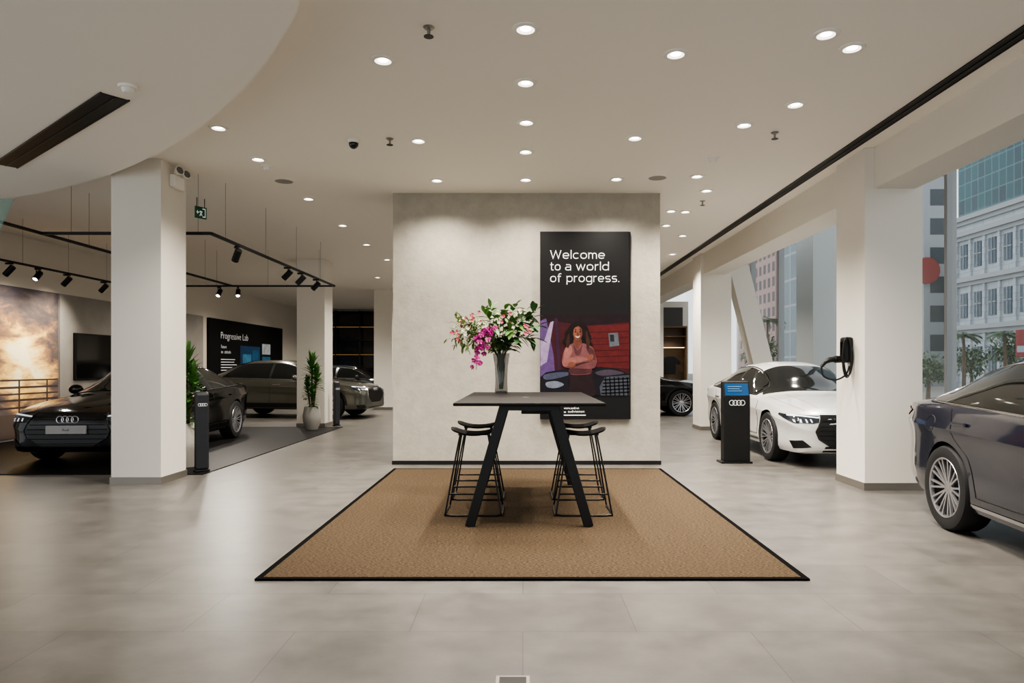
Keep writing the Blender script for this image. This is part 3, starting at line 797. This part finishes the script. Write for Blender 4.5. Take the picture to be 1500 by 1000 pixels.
        patch('side_skirt', [(sy0-.05, p['skz']), (sy1+.02, p['skz']), (sy1-.02, p['skz']+p['skh']), (sy0-.02, p['skz']+p['skh'])], pl, M['grille'] if p.get('clad') else p['trim'] if p.get('skc') else M['grille'], .006)
        if p.get('clad'):
            for wy in p['wy']:
                poly = [(wy+(R+.10)*math.cos(t), R+(R+.10)*math.sin(t)) for t in [PI*i/16 for i in range(17)]]+[(wy+(R+.037)*math.cos(t), R+(R+.037)*math.sin(t)) for t in [PI*i/16 for i in range(16, -1, -1)]]
                patch('wheel_arch_trim', poly, pl, M['grille'], .008)
        mc = Vector((s*(W(y0+.3)+.06), y0+.32, SH(y0+.3)+.085))
        mm = MB().ball(mc, .1, 16, 10, (1.15, .75, .8)); mm.bar((s*(W(y0)-.08), y0+.34, SH(y0+.3)+.03), mc, .05, .03)
        obj('side_mirror', mm, pm, root)
        # lamps
        tz = p['tz']; hz = p['hz']
        patch('tail_lamp', [(L-.34, tz+.035), (L-.1, tz-.05), (L-.03, tz-.05), (L-.03, tz+.06), (L-.15, tz+.06)], pl, M['tail'], .008, .03)
        patch('headlamp', [(.10, hz-.05), (.16, hz-.05), (.52, hz+.05), (.5, hz+.075), (.10, hz+.05)], pl, M['lampc'], .008, .03)
        patch('headlamp', [(s*.50, hz-.030), (s*.60, hz-.05), (s*.80, hz-.035), (s*.845, hz+.06), (s*.5, hz+.030)], 'F', M['lampc'], .009, .04)
        patch('daylight_strip', [(s*.50, hz+.015), (s*.84, hz+.045), (s*.84, hz+.06), (s*.5, hz+.030)], 'F', M['drl'], .012, .04)
        for k in range(4):
            x = .60+k*.06
            patch('daylight_strip', [(s*x, hz-.038), (s*(x+.018), hz-.038), (s*(x+.026), hz-.0), (s*(x+.008), hz-.0)], 'F', M['drl'], .013, .03)
        patch('bumper_intake', [(s*.62, .30), (s*.80, .27), (s*.83, .37), (s*.72, .39)], 'F', M['grille'], .008, .05)
        patch('tail_lamp', [(s*.05, tz+.02), (s*.40, tz-.0), (s*.78, tz-.055), (s*.80, tz+.06), (s*.40, tz+.055), (s*.05, tz+.045)], 'B', M['tail'], .008, .05)
    # windscreen and rear glass
    a, b = p['ws']; wa = W(a)-.16
    patch('windscreen', [(-wa, a+.06), (-wa*.6, a+.015), (0, a), (wa*.6, a+.015), (wa, a+.06), (wr0-.02, b-.02), (wr0*.5, b), (-wr0*.5, b), (-wr0+.02, b-.02)], 'T', M['cglass'], .008)
    a, b = p['rw']; wb_ = W(b)-.28
    patch('rear_window', [(-wr0+.06, a), (wr0-.06, a), (wb_, b-.02), (wb_*.5, b), (-wb_*.5, b), (-wb_, b-.02)], 'T', M['cglass'], .008)
    # front face
    gz0, gz1 = p['gz']
    gp = [(-.34, gz0), (.34, gz0), (.53, gz0+.12), (.57, gz0+.22), (.47, gz1), (-.47, gz1), (-.57, gz0+.22), (-.53, gz0+.12)]
    g = patch('grille', gp, 'F', M['grille'], .007)
    loop = MB().tube([cast(a_, b_, 'F', .006) for k_ in range(8) for a_, b_ in [tuple(Vector(gp[k_]).lerp(Vector(gp[(k_+1) % 8]), t/6)) for t in range(6)]], .009, 6, True)
    obj('grille_frame', loop, p['trim'], g)
    for k in range(6):
        z = gz0+.045+k*(gz1-gz0-.06)/6
        hw = .34+.19*min(1, (z-gz0)/.12)-.06*max(0, (z-gz0-.22)/.15)
        obj('grille_bar', MB().tube([cast(x*hw/8, z, 'F', .01) for x in range(-8, 9)], .006, 5), M['rimd'], g)
    fy = cast(0, gz1-.07, 'F', .02).y
    obj('ring_emblem', rings(MB(), .046, .0075, Matrix.Translation((0, fy, gz1-.075))), M['chrome'], root)
    by = cast(0, tz+.0, 'B', .012).y
    obj('ring_emblem', rings(MB(), .042, .007, Matrix.Translation((0, by, tz+.10))), M['chrome'], root)
    patch('lower_intake', [(-.48, .235), (.48, .235), (.44, .31), (-.44, .31)], 'F', M['grille'], .008)
    patch('rear_diffuser', [(-.62, .36), (.62, .36), (.66, .50), (-.66, .50)], 'B', M['grille'], .008)
    if plate:
        py = cast(0, .52, 'F', .02).y-.01
        obj('number_plate', MB().box(-.265, .265, py-.01, py+.03, .46, .575), M['plate'], root, bevel=.004)
        text(plate, .05, M['rimd'], 'plate_text', root, Matrix.Translation((0, py-.012, .502)) @ FRONT, 'CENTER', thin=.001)
    for wy in p['wy']:
        for s in (-1, 1):
            wo = link('wheel', tyre_me, root, (s*wx, wy, R), (0, 0, 0 if s > 0 else PI)); wo.scale = (wr_,)*3
            link('rim', rim_me, wo); link('rim_barrel', rimb_me, wo)
    return root

SEDAN = dict(L=4.95, wr=.58, wx=.80, wy=(.93, 3.87), trim=M['chrome'], tz=.90, hz=.665, gz=(.33, .72), skz=.27, skh=.03, skc=1,
  top=[(0, .62), (.04, .69), (.13, .745), (.4, .83), (1.0, .93), (1.42, .99), (1.85, 1.22), (2.25, 1.395), (2.75, 1.45), (3.25, 1.43), (3.75, 1.31), (4.25, 1.13), (4.6, 1.085), (4.82, 1.07), (4.91, 1.02), (4.95, .93)],
  sh=[(0, .58), (.04, .63), (.13, .68), (.4, .77), (1.0, .86), (1.6, .91), (3.0, .95), (4.2, .985), (4.75, .99), (4.91, .95), (4.95, .88)],
  w=[(0, .58), (.015, .66), (.04, .72), (.13, .80), (.27, .86), (.6, .92), (1.5, .935), (3.8, .935), (4.4, .905), (4.7, .85), (4.82, .79), (4.91, .71), (4.95, .62)],
  zb=[(0, .27), (.04, .22), (.2, .19), (.6, .19), (4.2, .2), (4.7, .28), (4.9, .36), (4.95, .44)],
  dlo=(1.62, 2.72, 4.12), cslope=.62, ws=(1.46, 2.16), rw=(3.5, 4.22))
BLK = dict(SEDAN); BLK.update(trim=M['rimd'], skc=0, gz=(.28, .73))
LIMO = dict(SEDAN); LIMO.update(tz=.95, flap=1,
  top=[(0, .66), (.04, .73), (.13, .79), (.4, .87), (1.0, .98), (1.42, 1.04), (1.85, 1.28), (2.25, 1.45), (2.75, 1.51), (3.3, 1.515), (3.8, 1.44), (4.2, 1.28), (4.5, 1.17), (4.75, 1.125), (4.86, 1.10), (4.92, 1.05), (4.95, .96)],
  sh=[(0, .60), (.04, .65), (.13, .71), (.4, .80), (1.0, .90), (1.6, .97), (3.0, 1.02), (4.2, 1.05), (4.75, 1.05), (4.91, 1.0), (4.95, .91)],
  dlo=(1.62, 2.72, 4.25), cslope=.75, rw=(3.65, 4.4))
FAST = dict(SEDAN); FAST.update(top=[(0, .63), (.04, .69), (.13, .745), (.4, .83), (1.0, .94), (1.42, 1.0), (1.85, 1.25), (2.25, 1.43), (2.7, 1.48), (3.2, 1.465), (3.8, 1.34), (4.4, 1.16), (4.78, 1.06), (4.91, 1.0), (4.95, .92)], dlo=(1.62, 2.72, 4.2), rw=(3.45, 4.55), trim=M['grille'], skc=0, gz=(.29, .72))
SUV = dict(SEDAN); SUV.update(L=4.75, wy=(.92, 3.75), wscale=1.04, clad=1, tz=.98, hz=.80, gz=(.42, .84), skz=.30, skh=.12, wr=.60,
  top=[(0, .72), (.04, .80), (.13, .87), (.4, .96), (1.0, 1.04), (1.35, 1.09), (1.75, 1.33), (2.15, 1.52), (2.6, 1.57), (3.2, 1.56), (3.8, 1.46), (4.25, 1.26), (4.55, 1.12), (4.7, 1.06), (4.75, .97)],
  sh=[(0, .68), (.04, .74), (.13, .79), (.4, .88), (1.0, .97), (1.6, 1.0), (3.0, 1.03), (4.2, 1.05), (4.6, 1.05), (4.75, .93)],
  w=[(0, .60), (.015, .68), (.04, .74), (.13, .82), (.27, .87), (.6, .92), (1.5, .935), (3.6, .935), (4.2, .905), (4.5, .85), (4.62, .80), (4.71, .73), (4.75, .64)],
  zb=[(0, .32), (.04, .27), (.2, .24), (.6, .24), (4.0, .25), (4.5, .33), (4.7, .40), (4.75, .48)],
  dlo=(1.52, 2.62, 4.05), ws=(1.4, 2.06), rw=(3.5, 4.35), cslope=.75)
car('sedan', 'glossy black sedan facing the room beside the left pillar', (-6.24, 9.35, .012), .06, mat('gloss_black_paint', (4, 4, 5), .08, 0), BLK, plate='Audi')
car('sport_utility_car', 'olive grey crossover car parked side on behind the black sedan', (-4.02, 18.65, 0), math.radians(81), paint('olive_paint', (92, 92, 84), .7), SUV)
car('fastback', 'white fastback car facing forward behind the kiosk on the right', (4.53, 9.22, 0), -.015, paint('white_car_paint', (206, 205, 202), .0), FAST)
car('sedan', 'dark blue sedan at the right edge seen from its rear quarter', (4.09, 1.9, 0), -.11, paint('blue_paint', (21, 26, 43), .2, .18, 1), LIMO)
car('sport_utility_car', 'black crossover car half hidden behind the central plaster wall on right', (5.35, 19.95, 0), PI/2, mat('gloss_black_paint', (7, 7, 8), .1, 0), SUV)
car('sedan', 'dark grey sedan farthest back between the left pillars', (-3.9, 25.0, 0), PI/2, paint('grey_paint', (36, 44, 52), .5), SEDAN)
# ------------------------------------------------------------------ charger
ch = thing('car_charger', 'black wall charger with coiled cable on the right pillar', 'charger', (3.85, 8.03, 1.30))
obj('housing', MB().box(-.09, 0, -.085, .085, .14, .44), M['black'], ch, bevel=.025)
obj('face_plate', MB().box(-.096, -.088, -.06, .06, .2, .39), M['tv'], ch, bevel=.004)
obj('holster', MB().lathe([(.04, 0), (.045, .1), (.03, .11)], 16, Matrix.Translation((-.08, 0, .18)) @ Matrix.Rotation(-PI/2, 4, 'Y')), M['blackm'], ch)
obj('plug', MB().tube([(-.16, 0, .18), (-.24, 0, .175), (-.30, 0, .145), (-.34, 0, .09)], [.036, .034, .026, .018], 12), M['black'], ch)
for j in range(2):
    n = 26
    obj('cable_loop', MB().tube([(-.075-.022*j+.05*math.cos(2*PI*i/n), -.103-.02*j, .20+(.21+.02*j)*math.sin(2*PI*i/n)) for i in range(n)], .011, 8, True), M['black'], ch)
obj('cable_tail', MB().tube(catm([(-.34, 0, .09), (-.32, -.02, -.02), (-.2, -.06, -.06), (-.1, -.1, 0), (-.06, -.1, .1)], 6, False), .011, 8), M['black'], ch)
# ------------------------------------------------------------------ ceiling fittings
LIGHTS = []
dl0 = None
def downlight(px, py, z=HC):
    global dl0
    Y = (z-1.4)/((536-py)/1000); xy = ((px-766)/1000*Y, Y)
    if dl0 is None:
        dl0 = thing('downlight', 'round recessed ceiling downlight, lit', 'light', (xy[0], xy[1], z-.012), 0, 'recessed ceiling downlights')
        obj('trim_ring', MB().lathe([(.066, .010), (.066, 0), (.082, 0), (.098, .006), (.1, .012)], 28), M['trimw'], dl0)
        obj('reflector', MB().lathe([(.040, .011), (.066, .004)], 24), M['lensdim'], dl0)
        obj('lens', MB().lathe([(.0001, .0105), (.041, .0105)], 20), M['lens'], dl0)
    else: dup(dl0, (xy[0], xy[1], z-.012))
    LIGHTS.append((xy[0], xy[1], z-.03))
for a in [(770, 42), (561, 88), (990, 79), (1210, 50), (1248, 70), (770, 121), (1165, 153), (320, 187), (771, 179), (1090, 183), (613, 206), (930, 202), (770, 222), (378, 233), (640, 264), (770, 263), (903, 262), (452, 291), (1021, 258), (1035, 279), (502, 330), (537, 358), (567, 380), (1004, 310), (983, 309), (976, 330), (553, 406), (566, 424), (1000, 345), (985, 372)]:  # last few downlights are added to light the far hall
    downlight(*a)
def ceil_pt(px, py, z=HC):
    Y = (z-1.4)/((536-py)/1000); return ((px-766)/1000*Y, Y, z)
sp0 = None
for px, py in ((628, 40), (571, 203), (1135, 194), (1029, 294)):
    l = ceil_pt(px, py)
    if sp0 is None:
        sp0 = thing('sprinkler', 'small metal sprinkler head on the ceiling', 'sprinkler', l, 0, 'ceiling sprinklers')
        obj('rosette', MB().lathe([(.0001, -.012), (.03, -.012), (.042, 0), (.0001, 0)], 20), M['metal'], sp0)
        obj('stem', MB().lathe([(.012, -.01), (.012, -.04), (.008, -.065)], 12), M['metal'], sp0)
        obj('deflector', MB().lathe([(.0001, -.07), (.036, -.07), (.036, -.066), (.0001, -.066)], 16), M['blackm'], sp0)
    else: dup(sp0, l)
def detector(px, py, label, z=HC):
    t = thing('smoke_detector', label, 'detector', ceil_pt(px, py, z), 0, 'smoke detectors')
    obj('base', MB().lathe([(.0001, -.02), (.065, -.02), (.07, 0)], 24), M['trimw'], t)
    obj('chamber', MB().lathe([(.0001, -.055), (.03, -.055), (.042, -.045), (.048, -.02)], 20), M['trimw'], t)
detector(187, 126, 'white smoke detector beside the black slot vent', 3.62)
detector(391, 243, 'white smoke detector beside the round speaker above the left aisle')
detector(1045, 231, 'white smoke detector above the right aisle')
for px, py, lb in ((416, 265, 'round grey ceiling speaker above the left aisle'), (963, 260, 'round grey ceiling speaker above the right corner of the plaster wall')):
    t = thing('ceiling_speaker', lb, 'speaker', ceil_pt(px, py), 0, 'ceiling speakers')
    obj('rim', MB().lathe([(.115, -.008), (.135, -.008), (.14, 0)], 28), M['trimw'], t)
    obj('speaker_grille', MB().lathe([(.0001, -.012), (.06, -.011), (.116, -.007)], 28), mat('speaker_grille', (150, 146, 140), .7), t)
t = thing('security_camera', 'black dome security camera on the ceiling', 'camera', ceil_pt(518, 205))
obj('mount', MB().lathe([(.0001, -.035), (.058, -.035), (.062, 0)], 24), M['trimw'], t)
obj('dome', MB().ball((0, 0, -.045), .052, 20, 12), M['tv'], t)
def slot(label, a, b, w, z):
    a = Vector((a[0], a[1], 0)); b = Vector((b[0], b[1], 0)); d = b-a; L = d.length
    t = thing('slot_vent', label, 'vent', (a.x, a.y, z), math.atan2(d.y, d.x))
    obj('slot_recess', MB().box(0, L, -w/2, w/2, -.008, 0), M['black'], t)
    obj('divider', MB().box(.01, L-.01, -.006, .006, -.014, -.008), M['blackm'], t)
    for s in (-1, 1):
        obj('slot_edge', MB().box(-.012, L+.012, s*(w/2+.006)-.006, s*(w/2+.006)+.006, -.012, 0), M['blackm'], t)
slot('long straight black slot vent beside the window side beam', (3.68, .5), (3.68, 24), .12, HC)
slot('short black slot vent in the curved lowered ceiling', (-3.36, 5.62), (-5.72, 7.55), .2, 3.62)
em = thing('emergency_light', 'white twin head emergency light high on the left pillar', 'light', (-4.29, 8.4, 3.6))
obj('battery_box', MB().box(0, .07, -.12, .12, -.02, .13), M['trimw'], em, bevel=.01)
lz = mat('lamp_glass_grey', (120, 122, 120), .15, .5)
for dy in (-.085, .085):
    Mh = Matrix.Translation((.09, dy, .17)) @ Matrix.Rotation(-.5, 4, 'Z') @ Matrix.Rotation(1.35, 4, 'Y')
    obj('lamp_head', MB().lathe([(.0001, -.04), (.03, -.04), (.055, .025), (.057, .04), (.047, .04)], 20, Mh), M['trimw'], em)
    obj('lamp_glass', MB().lathe([(.0001, .036), (.047, .036)], 20, Mh), lz, em)
# exit sign with pictogram
XZ = Matrix(((1, 0, 0, 0), (0, 0, 1, 0), (0, 1, 0, 0), (0, 0, 0, 1)))
ex = thing('exit_sign', 'small dark green exit pictogram sign hanging beyond the left pillar', 'sign', (-4.72, 10.0, 3.56), math.radians(58))
ex.scale = (.68, 1, 1)
obj('sign_board', MB().box(-.13, .13, -.012, .012, 0, .17), M['green'], ex, bevel=.003)
pic = MB().prism([(.03, .02), (.1, .02), (.1, .15), (.03, .15), (.03, .135), (.085, .135), (.085, .035), (.03, .035)], -.0145, -.012, XZ)
obj('door_pictogram', pic, M['txt'], ex)
pic = MB().prism([(-.03, .03), (-.005, .06), (.005, .04), (.03, .045), (.012, .062), (.006, .085), (.03, .09), (.028, .1), (-.012, .112), (-.04, .1), (-.036, .09), (-.014, .095), (-.02, .068), (-.04, .035)], -.0145, -.012, XZ)
obj('runner_pictogram', pic, M['txt'], ex)
obj('arrow_pictogram', MB().prism([(-.11, .085), (-.08, .055), (-.08, .075), (-.05, .075), (-.05, .095), (-.08, .095), (-.08, .115)], -.0145, -.012, XZ), M['txt'], ex)
for x in (-.09, .09): obj('hanger', MB().box(x-.005, x+.005, -.005, .005, .17, .298), M['blackm'], ex)
gp_ = thing('glass_panel', 'greenish glass panel corner hanging at the far left edge', 'glass', (-4.75, 6.2, 2.6))
obj('pane', MB().prism([(-1.5, .0), (-.02, .0), (.13, .32), (-1.5, .34)], -.006, .006, XZ), mat('green_glass', (130, 165, 155), .05, alpha=.4), gp_)
for x in (-.8, -.2): obj('hanger', MB().box(x, x+.01, -.005, .005, .32, 1.02), M['metal'], gp_)
# track
TR = 3.1
tk = thing('lighting_track', 'black rectangular lighting track hung on wires over the left display', 'light track', (0, 0, TR))
RAILS = [((-4.0, 8.75), (-4.0, 14.5)), ((-6.17, 7.4), (-6.17, 14.5)), ((-8.35, 9.9), (-8.35, 14.5)), ((-4.0, 8.75), (-6.17, 8.75)), ((-4.0, 14.5), (-8.35, 14.5))]
for a, b in RAILS:
    obj('rail', MB().bar((a[0], a[1], .0), (b[0], b[1], .0), .035, .035), M['black'], tk)
    n = 4
    for k in range(n):
        f = (k+.3)/n; x = a[0]+(b[0]-a[0])*f; y = a[1]+(b[1]-a[1])*f
        zt = (3.62 if (x < -5 and y < 8.3) else HC)-TR
        obj('wire', MB().tube([(x, y, .01), (x, y, zt)], .002, 5), M['blackm'], tk)
ts0 = None; SPOTS = []
for (x, y, az) in ((-6.17, 7.75, PI), (-8.35, 11.1, PI), (-8.35, 11.75, PI*1.5), (-8.35, 12.5, PI), (-8.35, 13.6, PI), (-4.0, 9.55, PI*.75), (-4.0, 11.6, PI), (-4.0, 12.3, PI), (-4.0, 13.2, PI), (-6.45, 14.5, PI*1.5), (-6.05, 14.5, PI*1.6)):
    if ts0 is None:
        ts0 = thing('track_spotlight', 'black cylindrical spotlight clipped under the lighting track', 'spotlight', (x, y, TR-.0175), az, 'track spotlights')
        obj('adapter', MB().box(-.06, .06, -.016, .016, -.03, 0), M['black'], ts0)
        obj('arm', MB().box(-.008, .008, -.03, -.022, -.13, -.03), M['black'], ts0)
        Mh = Matrix.Translation((0, 0, -.13)) @ Matrix.Rotation(PI/2+.8, 4, 'Y')
        obj('lamp_head', MB().lathe([(.0001, -.09), (.045, -.09), (.048, -.08), (.048, .1), (.04, .1), (.038, .085), (.0001, .085)], 20, Mh), M['black'], ts0)
        obj('lens', MB().lathe([(.0001, .088), (.038, .088)], 16, Mh), M['lens'], ts0)
    else: dup(ts0, (x, y, TR-.0175), (0, 0, az))
    SPOTS.append((x, y, az))
# ------------------------------------------------------------------ far back fittings
sh = thing('shelving_unit', 'dark tall shelving wall with warm strip lights at the far left end', 'shelf', (-9.2, 29.6, 0))
obj('back_panel', MB().box(0, 4.2, .3, .38, 0, 3.8), M['tv'], sh)
wst = mat('warm_strip', (255, 196, 120), .5, emit=.35)
for z in (.7, 1.3, 1.9, 2.5, 3.1, 3.7):
    obj('shelf_board', MB().box(0, 4.2, 0, .3, z, z+.04), M['rimd'], sh)
    if z in (1.9, 3.1): obj('light_strip', MB().box(.2, 4.0, .05, .07, z-.012, z), wst, sh)
for x in (0, 1.05, 2.1, 3.15, 4.16):
    obj('upright', MB().box(x, x+.04, .0, .3, 0, 3.8), M['black'], sh)
dc = thing('display_cabinet', 'lit wooden clothing display niche at the far right end', 'cabinet', (4.9, 25.55, 0))
oak = mat('oak', (104, 84, 62), .6)
obj('side_panel', MB().box(0, .05, 0, .44, 0, 2.9), oak, dc); obj('side_panel', MB().box(1.2, 1.25, 0, .44, 0, 2.9), oak, dc)
obj('top_panel', MB().box(.05, 1.2, 0, .44, 2.84, 2.9), oak, dc); obj('back_panel', MB().box(.05, 1.2, .4, .44, 0, 2.84), oak, dc)
for z in (.6, 2.1, 2.5): obj('shelf_board', MB().box(.05, 1.2, .02, .4, z, z+.03), oak, dc)
obj('light_strip', MB().box(.1, 1.15, .06, .1, 2.08, 2.098), mat('warm_strip2', (255, 220, 170), .5, emit=4), dc)
T(obj('t_shirt', MB().prism([(-.2, 0), (.2, 0), (.21, .42), (.33, .34), (.4, .46), (.2, .64), (.08, .68), (-.08, .68), (-.2, .64), (-.4, .46), (-.33, .34), (-.21, .42)], -.03, .03, XZ), M['black'], None, (5.55, 25.72, 1.1), bevel=.015), 'black t shirt displayed in the far right niche', 't-shirt')
T(obj('recess_panel', MB().box(-.5, .5, 0, .3, 0, .7), mat('grey_panel', (70, 68, 65), .7), None, (5.5, 25.62, 2.901), bevel=.01), 'dark grey panel standing in for the recess above the display niche', 'box')  # plain grey block stands in for the dark recess panel
fo = thing('floor_outlet', 'small steel floor socket plate at the bottom edge', 'floor socket', (-.045, 3.02, 0))
obj('frame', MB().box(-.075, .075, -.06, .06, 0, .004), M['metal'], fo); obj('lid', MB().box(-.06, .06, -.045, .045, .004, .006), M['blackm'], fo)
# ------------------------------------------------------------------ outside
st('ground', MB().box(6.35, 120, -20, 140, -.3, -.15), mat('street', (120, 118, 114), .8, noise=(.5, .1)))
def bldg(label, x0, x1, y0, y1, h, m, capm):
    t = thing('building', label, 'building', (x0, y0, -.15))
    obj('wall', MB().box(0, x1-x0, 0, y1-y0, 0, h), m, t)
    obj('roof', MB().box(-.3, x1-x0+.3, -.3, y1-y0+.3, h, h+.6), capm, t)
    return t
grey = mat('stone_grey', (156, 161, 164), .7)
bldg('tall teal glass tower behind the white building', 50, 70, 64, 78.4, 70, facade_mat('teal_glass', (16, 90, 98), (12, 54, 74), (78, 122, 130), 1.1, 1.7, .06, .15), grey)
bldg('grey tower with dark window bands beside the right pillar', 30.3, 31.9, 51.6, 60, 34, facade_mat('band_windows', (34, 50, 60), (44, 60, 70), (142, 149, 154), 3.0, 2.2, .5, .3), grey)
bldg('pink brick tower seen through the middle windows', 30, 45, 81, 95, 17.5, facade_mat('pink_brick', (70, 64, 66), (84, 76, 76), (158, 132, 125), 1.5, 1.8, .35, .5), grey)
bldg('blue grey glass building seen through the middle windows', 25, 35, 60.7, 66, 22, facade_mat('grey_glass', (66, 90, 102), (80, 104, 112), (130, 140, 143), 1.6, 2.4, .1, .2), grey)
bldg('low beige building far along the street', 36, 60, 100, 115, 12, facade_mat('beige_facade', (110, 110, 110), (120, 118, 116), (190, 184, 174), 2.4, 3, .6, .5), grey)
wbm = facade_mat('white_stone', (178, 187, 193), (168, 177, 184), (142, 151, 158), .9, .45, .02, .7, .5)
wb_t = thing('building', 'white stone building with cornices and rows of windows', 'building', (29, 38.5, -.15))
obj('wall', MB().box(0, 14, 0, 7.2, 0, 11.0), wbm, wb_t)
for z in (3.9, 7.0, 10.0, 11.0):
    obj('cornice', MB().box(-.4, 14.3, -.4, 7.5, z, z+.3), grey, wb_t)
    obj('moulding', MB().box(-.2, 14.1, -.2, 7.3, z-.25, z), grey, wb_t)
for k in range(6):
    obj('pilaster', MB().box(-.14, 0, .12+k*1.35, .34+k*1.35, 0, 10.0), wbm, wb_t)
wg = mat('far_window', (52, 74, 90), .2)
for z in (1.2, 4.7, 7.9):
    for k in range(5):
        y = .6+k*1.35
        f = obj('window', MB().box(-.06, 0, y, y+.65, z, z+1.6), wg, wb_t)
        obj('window_bar', MB().box(-.1, -.06, y-.04, y+.69, z+.8, z+.86), grey, f)
        obj('window_bar', MB().box(-.1, -.06, y+.3, y+.35, z, z+1.6), grey, f)
st('exterior_pillar', MB().box(7.65, 8.6, 18.0, 19.1, -.15, 7), mat('pillar_cladding', (168, 173, 173), .6))
T(obj('round_sign', MB().lathe([(.0001, 0), (1.0, 0), (1.0, .15), (.0001, .15)], 32, Matrix.Rotation(PI/2, 4, 'X')), M['red'], None, (30.45, 51.58, 8.6)), 'round red sign on the grey tower beside the right pillar', 'sign')
def tree(label, loc, h, r):
    t = thing('street_tree', label, 'tree', loc, 0, 'street trees')
    obj('trunk', MB().tube([(0, 0, 0), (.05, 0, h*.4), (0, .05, h*.7)], [.1, .07, .04], 8), M['wood'], t)
    mb = MB()
    for k in range(700):
        d = Vector((random.gauss(0, 1), random.gauss(0, 1), random.gauss(0, .8))).normalized()*r*random.uniform(.3, 1)
        mb.leaf(Vector((0, 0, h-r*.8))+d, d+Vector((random.uniform(-1, 1), random.uniform(-1, 1), random.uniform(-1, 1))), r*.24, r*.11)
    obj('foliage', mb, M['leafd'], t)
tree('small round street tree outside, left of the palm', (20.6, 31.4, -.15), 2.4, .75)
tree('small round street tree outside, behind the red sign', (23.0, 32.2, -.15), 3.0, .9)
tree('low bushy tree outside just right of the pillar', (16.6, 28.0, -.15), 2.0, .7)
tree('bushy street tree seen through the middle windows', (15.0, 43.0, -.15), 3.4, 1.2)
def palm(label, loc, h, q_=1):
    t = thing('palm_tree', label, 'tree', loc, 0, 'palm trees')
    obj('trunk', MB().tube([(0, 0, 0), (.04, .02, h*.5), (0, 0, h)], [.09, .07, .05], 8), M['wood'], t)
    mb = MB()
    for k in range(14):
        a = k*2.4; e = .2+.7*((k*7) % 10)/10
        pts = [Vector((math.cos(a)*r_*q_, math.sin(a)*r_*q_, h+q_*(math.sin(e)*r_-.55*r_*r_))) for r_ in (0, .3, .6, .9, 1.15)]
        for i in range(4):
            for w in range(4):
                p_ = pts[i].lerp(pts[i+1], w/4); d = (pts[i+1]-pts[i]).normalized(); sd = Vector((-math.sin(a), math.cos(a), -.3))
                for s in (-1, 1): mb.leaf(p_, d*.6+sd*s, .3*q_, .04, droop=.3)
    obj('fronds', mb, M['leafd'], t)
palm('slender palm tree outside, nearest the window mullion', (18.2, 28.2, -.15), 2.8, .55)
palm('slender palm tree outside, left of the red sign', (20.6, 29.2, -.15), 2.9, .55)
palm('slender palm tree outside the middle windows', (12.6, 35.2, -.15), 3.9, .75)
sg = thing('street_sign', 'red street sign box outside the right window', 'sign', (19.75, 26.7, -.15))
obj('post', MB().box(-.05, .05, -.05, .05, 0, 1.9), M['metal'], sg)
obj('sign_box', MB().box(-.06, .06, -.6, .6, 1.9, 3.0), M['red'], sg, bevel=.02)
obj('sign_band', MB().box(-.065, -.06, -.5, .5, 2.1, 2.35), mat('sign_band', (150, 170, 180), .5), sg)
# ------------------------------------------------------------------ lights
def spot(loc, tgt, power, ang, blend=.9, col=(1, .915, .81), rad=.06):
    d = bpy.data.lights.new('spot', 'SPOT'); d.energy = power; d.spot_size = math.radians(ang); d.spot_blend = blend; d.color = col; d.shadow_soft_size = rad
    o = bpy.data.objects.new('spot', d); COL.objects.link(o); o.location = loc
    o.rotation_euler = (Vector(tgt)-Vector(loc)).to_track_quat('-Z', 'Y').to_euler()
K = 280
for (x, y, z) in LIGHTS:
    wash = abs(y-9.0) < .35 and abs(x) < 2
    spot((x, y, z-.01), (x, y, 0), K*(.8 if wash else 1), 140 if wash else 125, 1)
for (x, y) in ((-7, 17), (-7.2, 20.5), (-7.2, 24.5), (-3, 18), (-2.6, 23), (0, 14), (0, 20), (2.6, 15), (2.6, 20), (2.8, 24), (-6, 28), (5.3, 12), (5.3, 19)):  # added fill spots with no fixtures, brightening the far and hidden hall
    spot((x, y, HC-.06), (x, y, 0), K*1.5, 150, 1)
for (x, y) in ((0, 1), (2.5, 1)):
    spot((x, y, 3.55), (x, y, 0), K*.7, 130, 1)
for (x, y, az) in SPOTS:
    spot((x+math.cos(az)*.1, y+math.sin(az)*.1, TR-.25), (x+math.cos(az)*2.4, y+math.sin(az)*2.4, 1.0), 150, 90, 1)
spot((5.5, 25.3, 2.6), (5.5, 25.6, 1.4), 25, 120, 1)
w = bpy.data.worlds.new('World'); S.world = w; w.use_nodes = True
bg = w.node_tree.nodes['Background']; bg.inputs[0].default_value = (.82, .86, .89, 1); bg.inputs[1].default_value = 1.4
try:
    S.view_settings.look = 'AgX - Medium High Contrast'; S.view_settings.exposure = .22
except Exception as e: print('look', e)
# ------------------------------------------------------------------ camera
cd = bpy.data.cameras.new('Camera'); cd.lens = 24; cd.sensor_width = 36; cd.shift_x = -16/1500; cd.shift_y = 36/1500; cd.clip_end = 400
cam = bpy.data.objects.new('Camera', cd); COL.objects.link(cam); cam.location = (0, 0, 1.4); cam.rotation_euler = (PI/2, 0, 0)
S.camera = cam
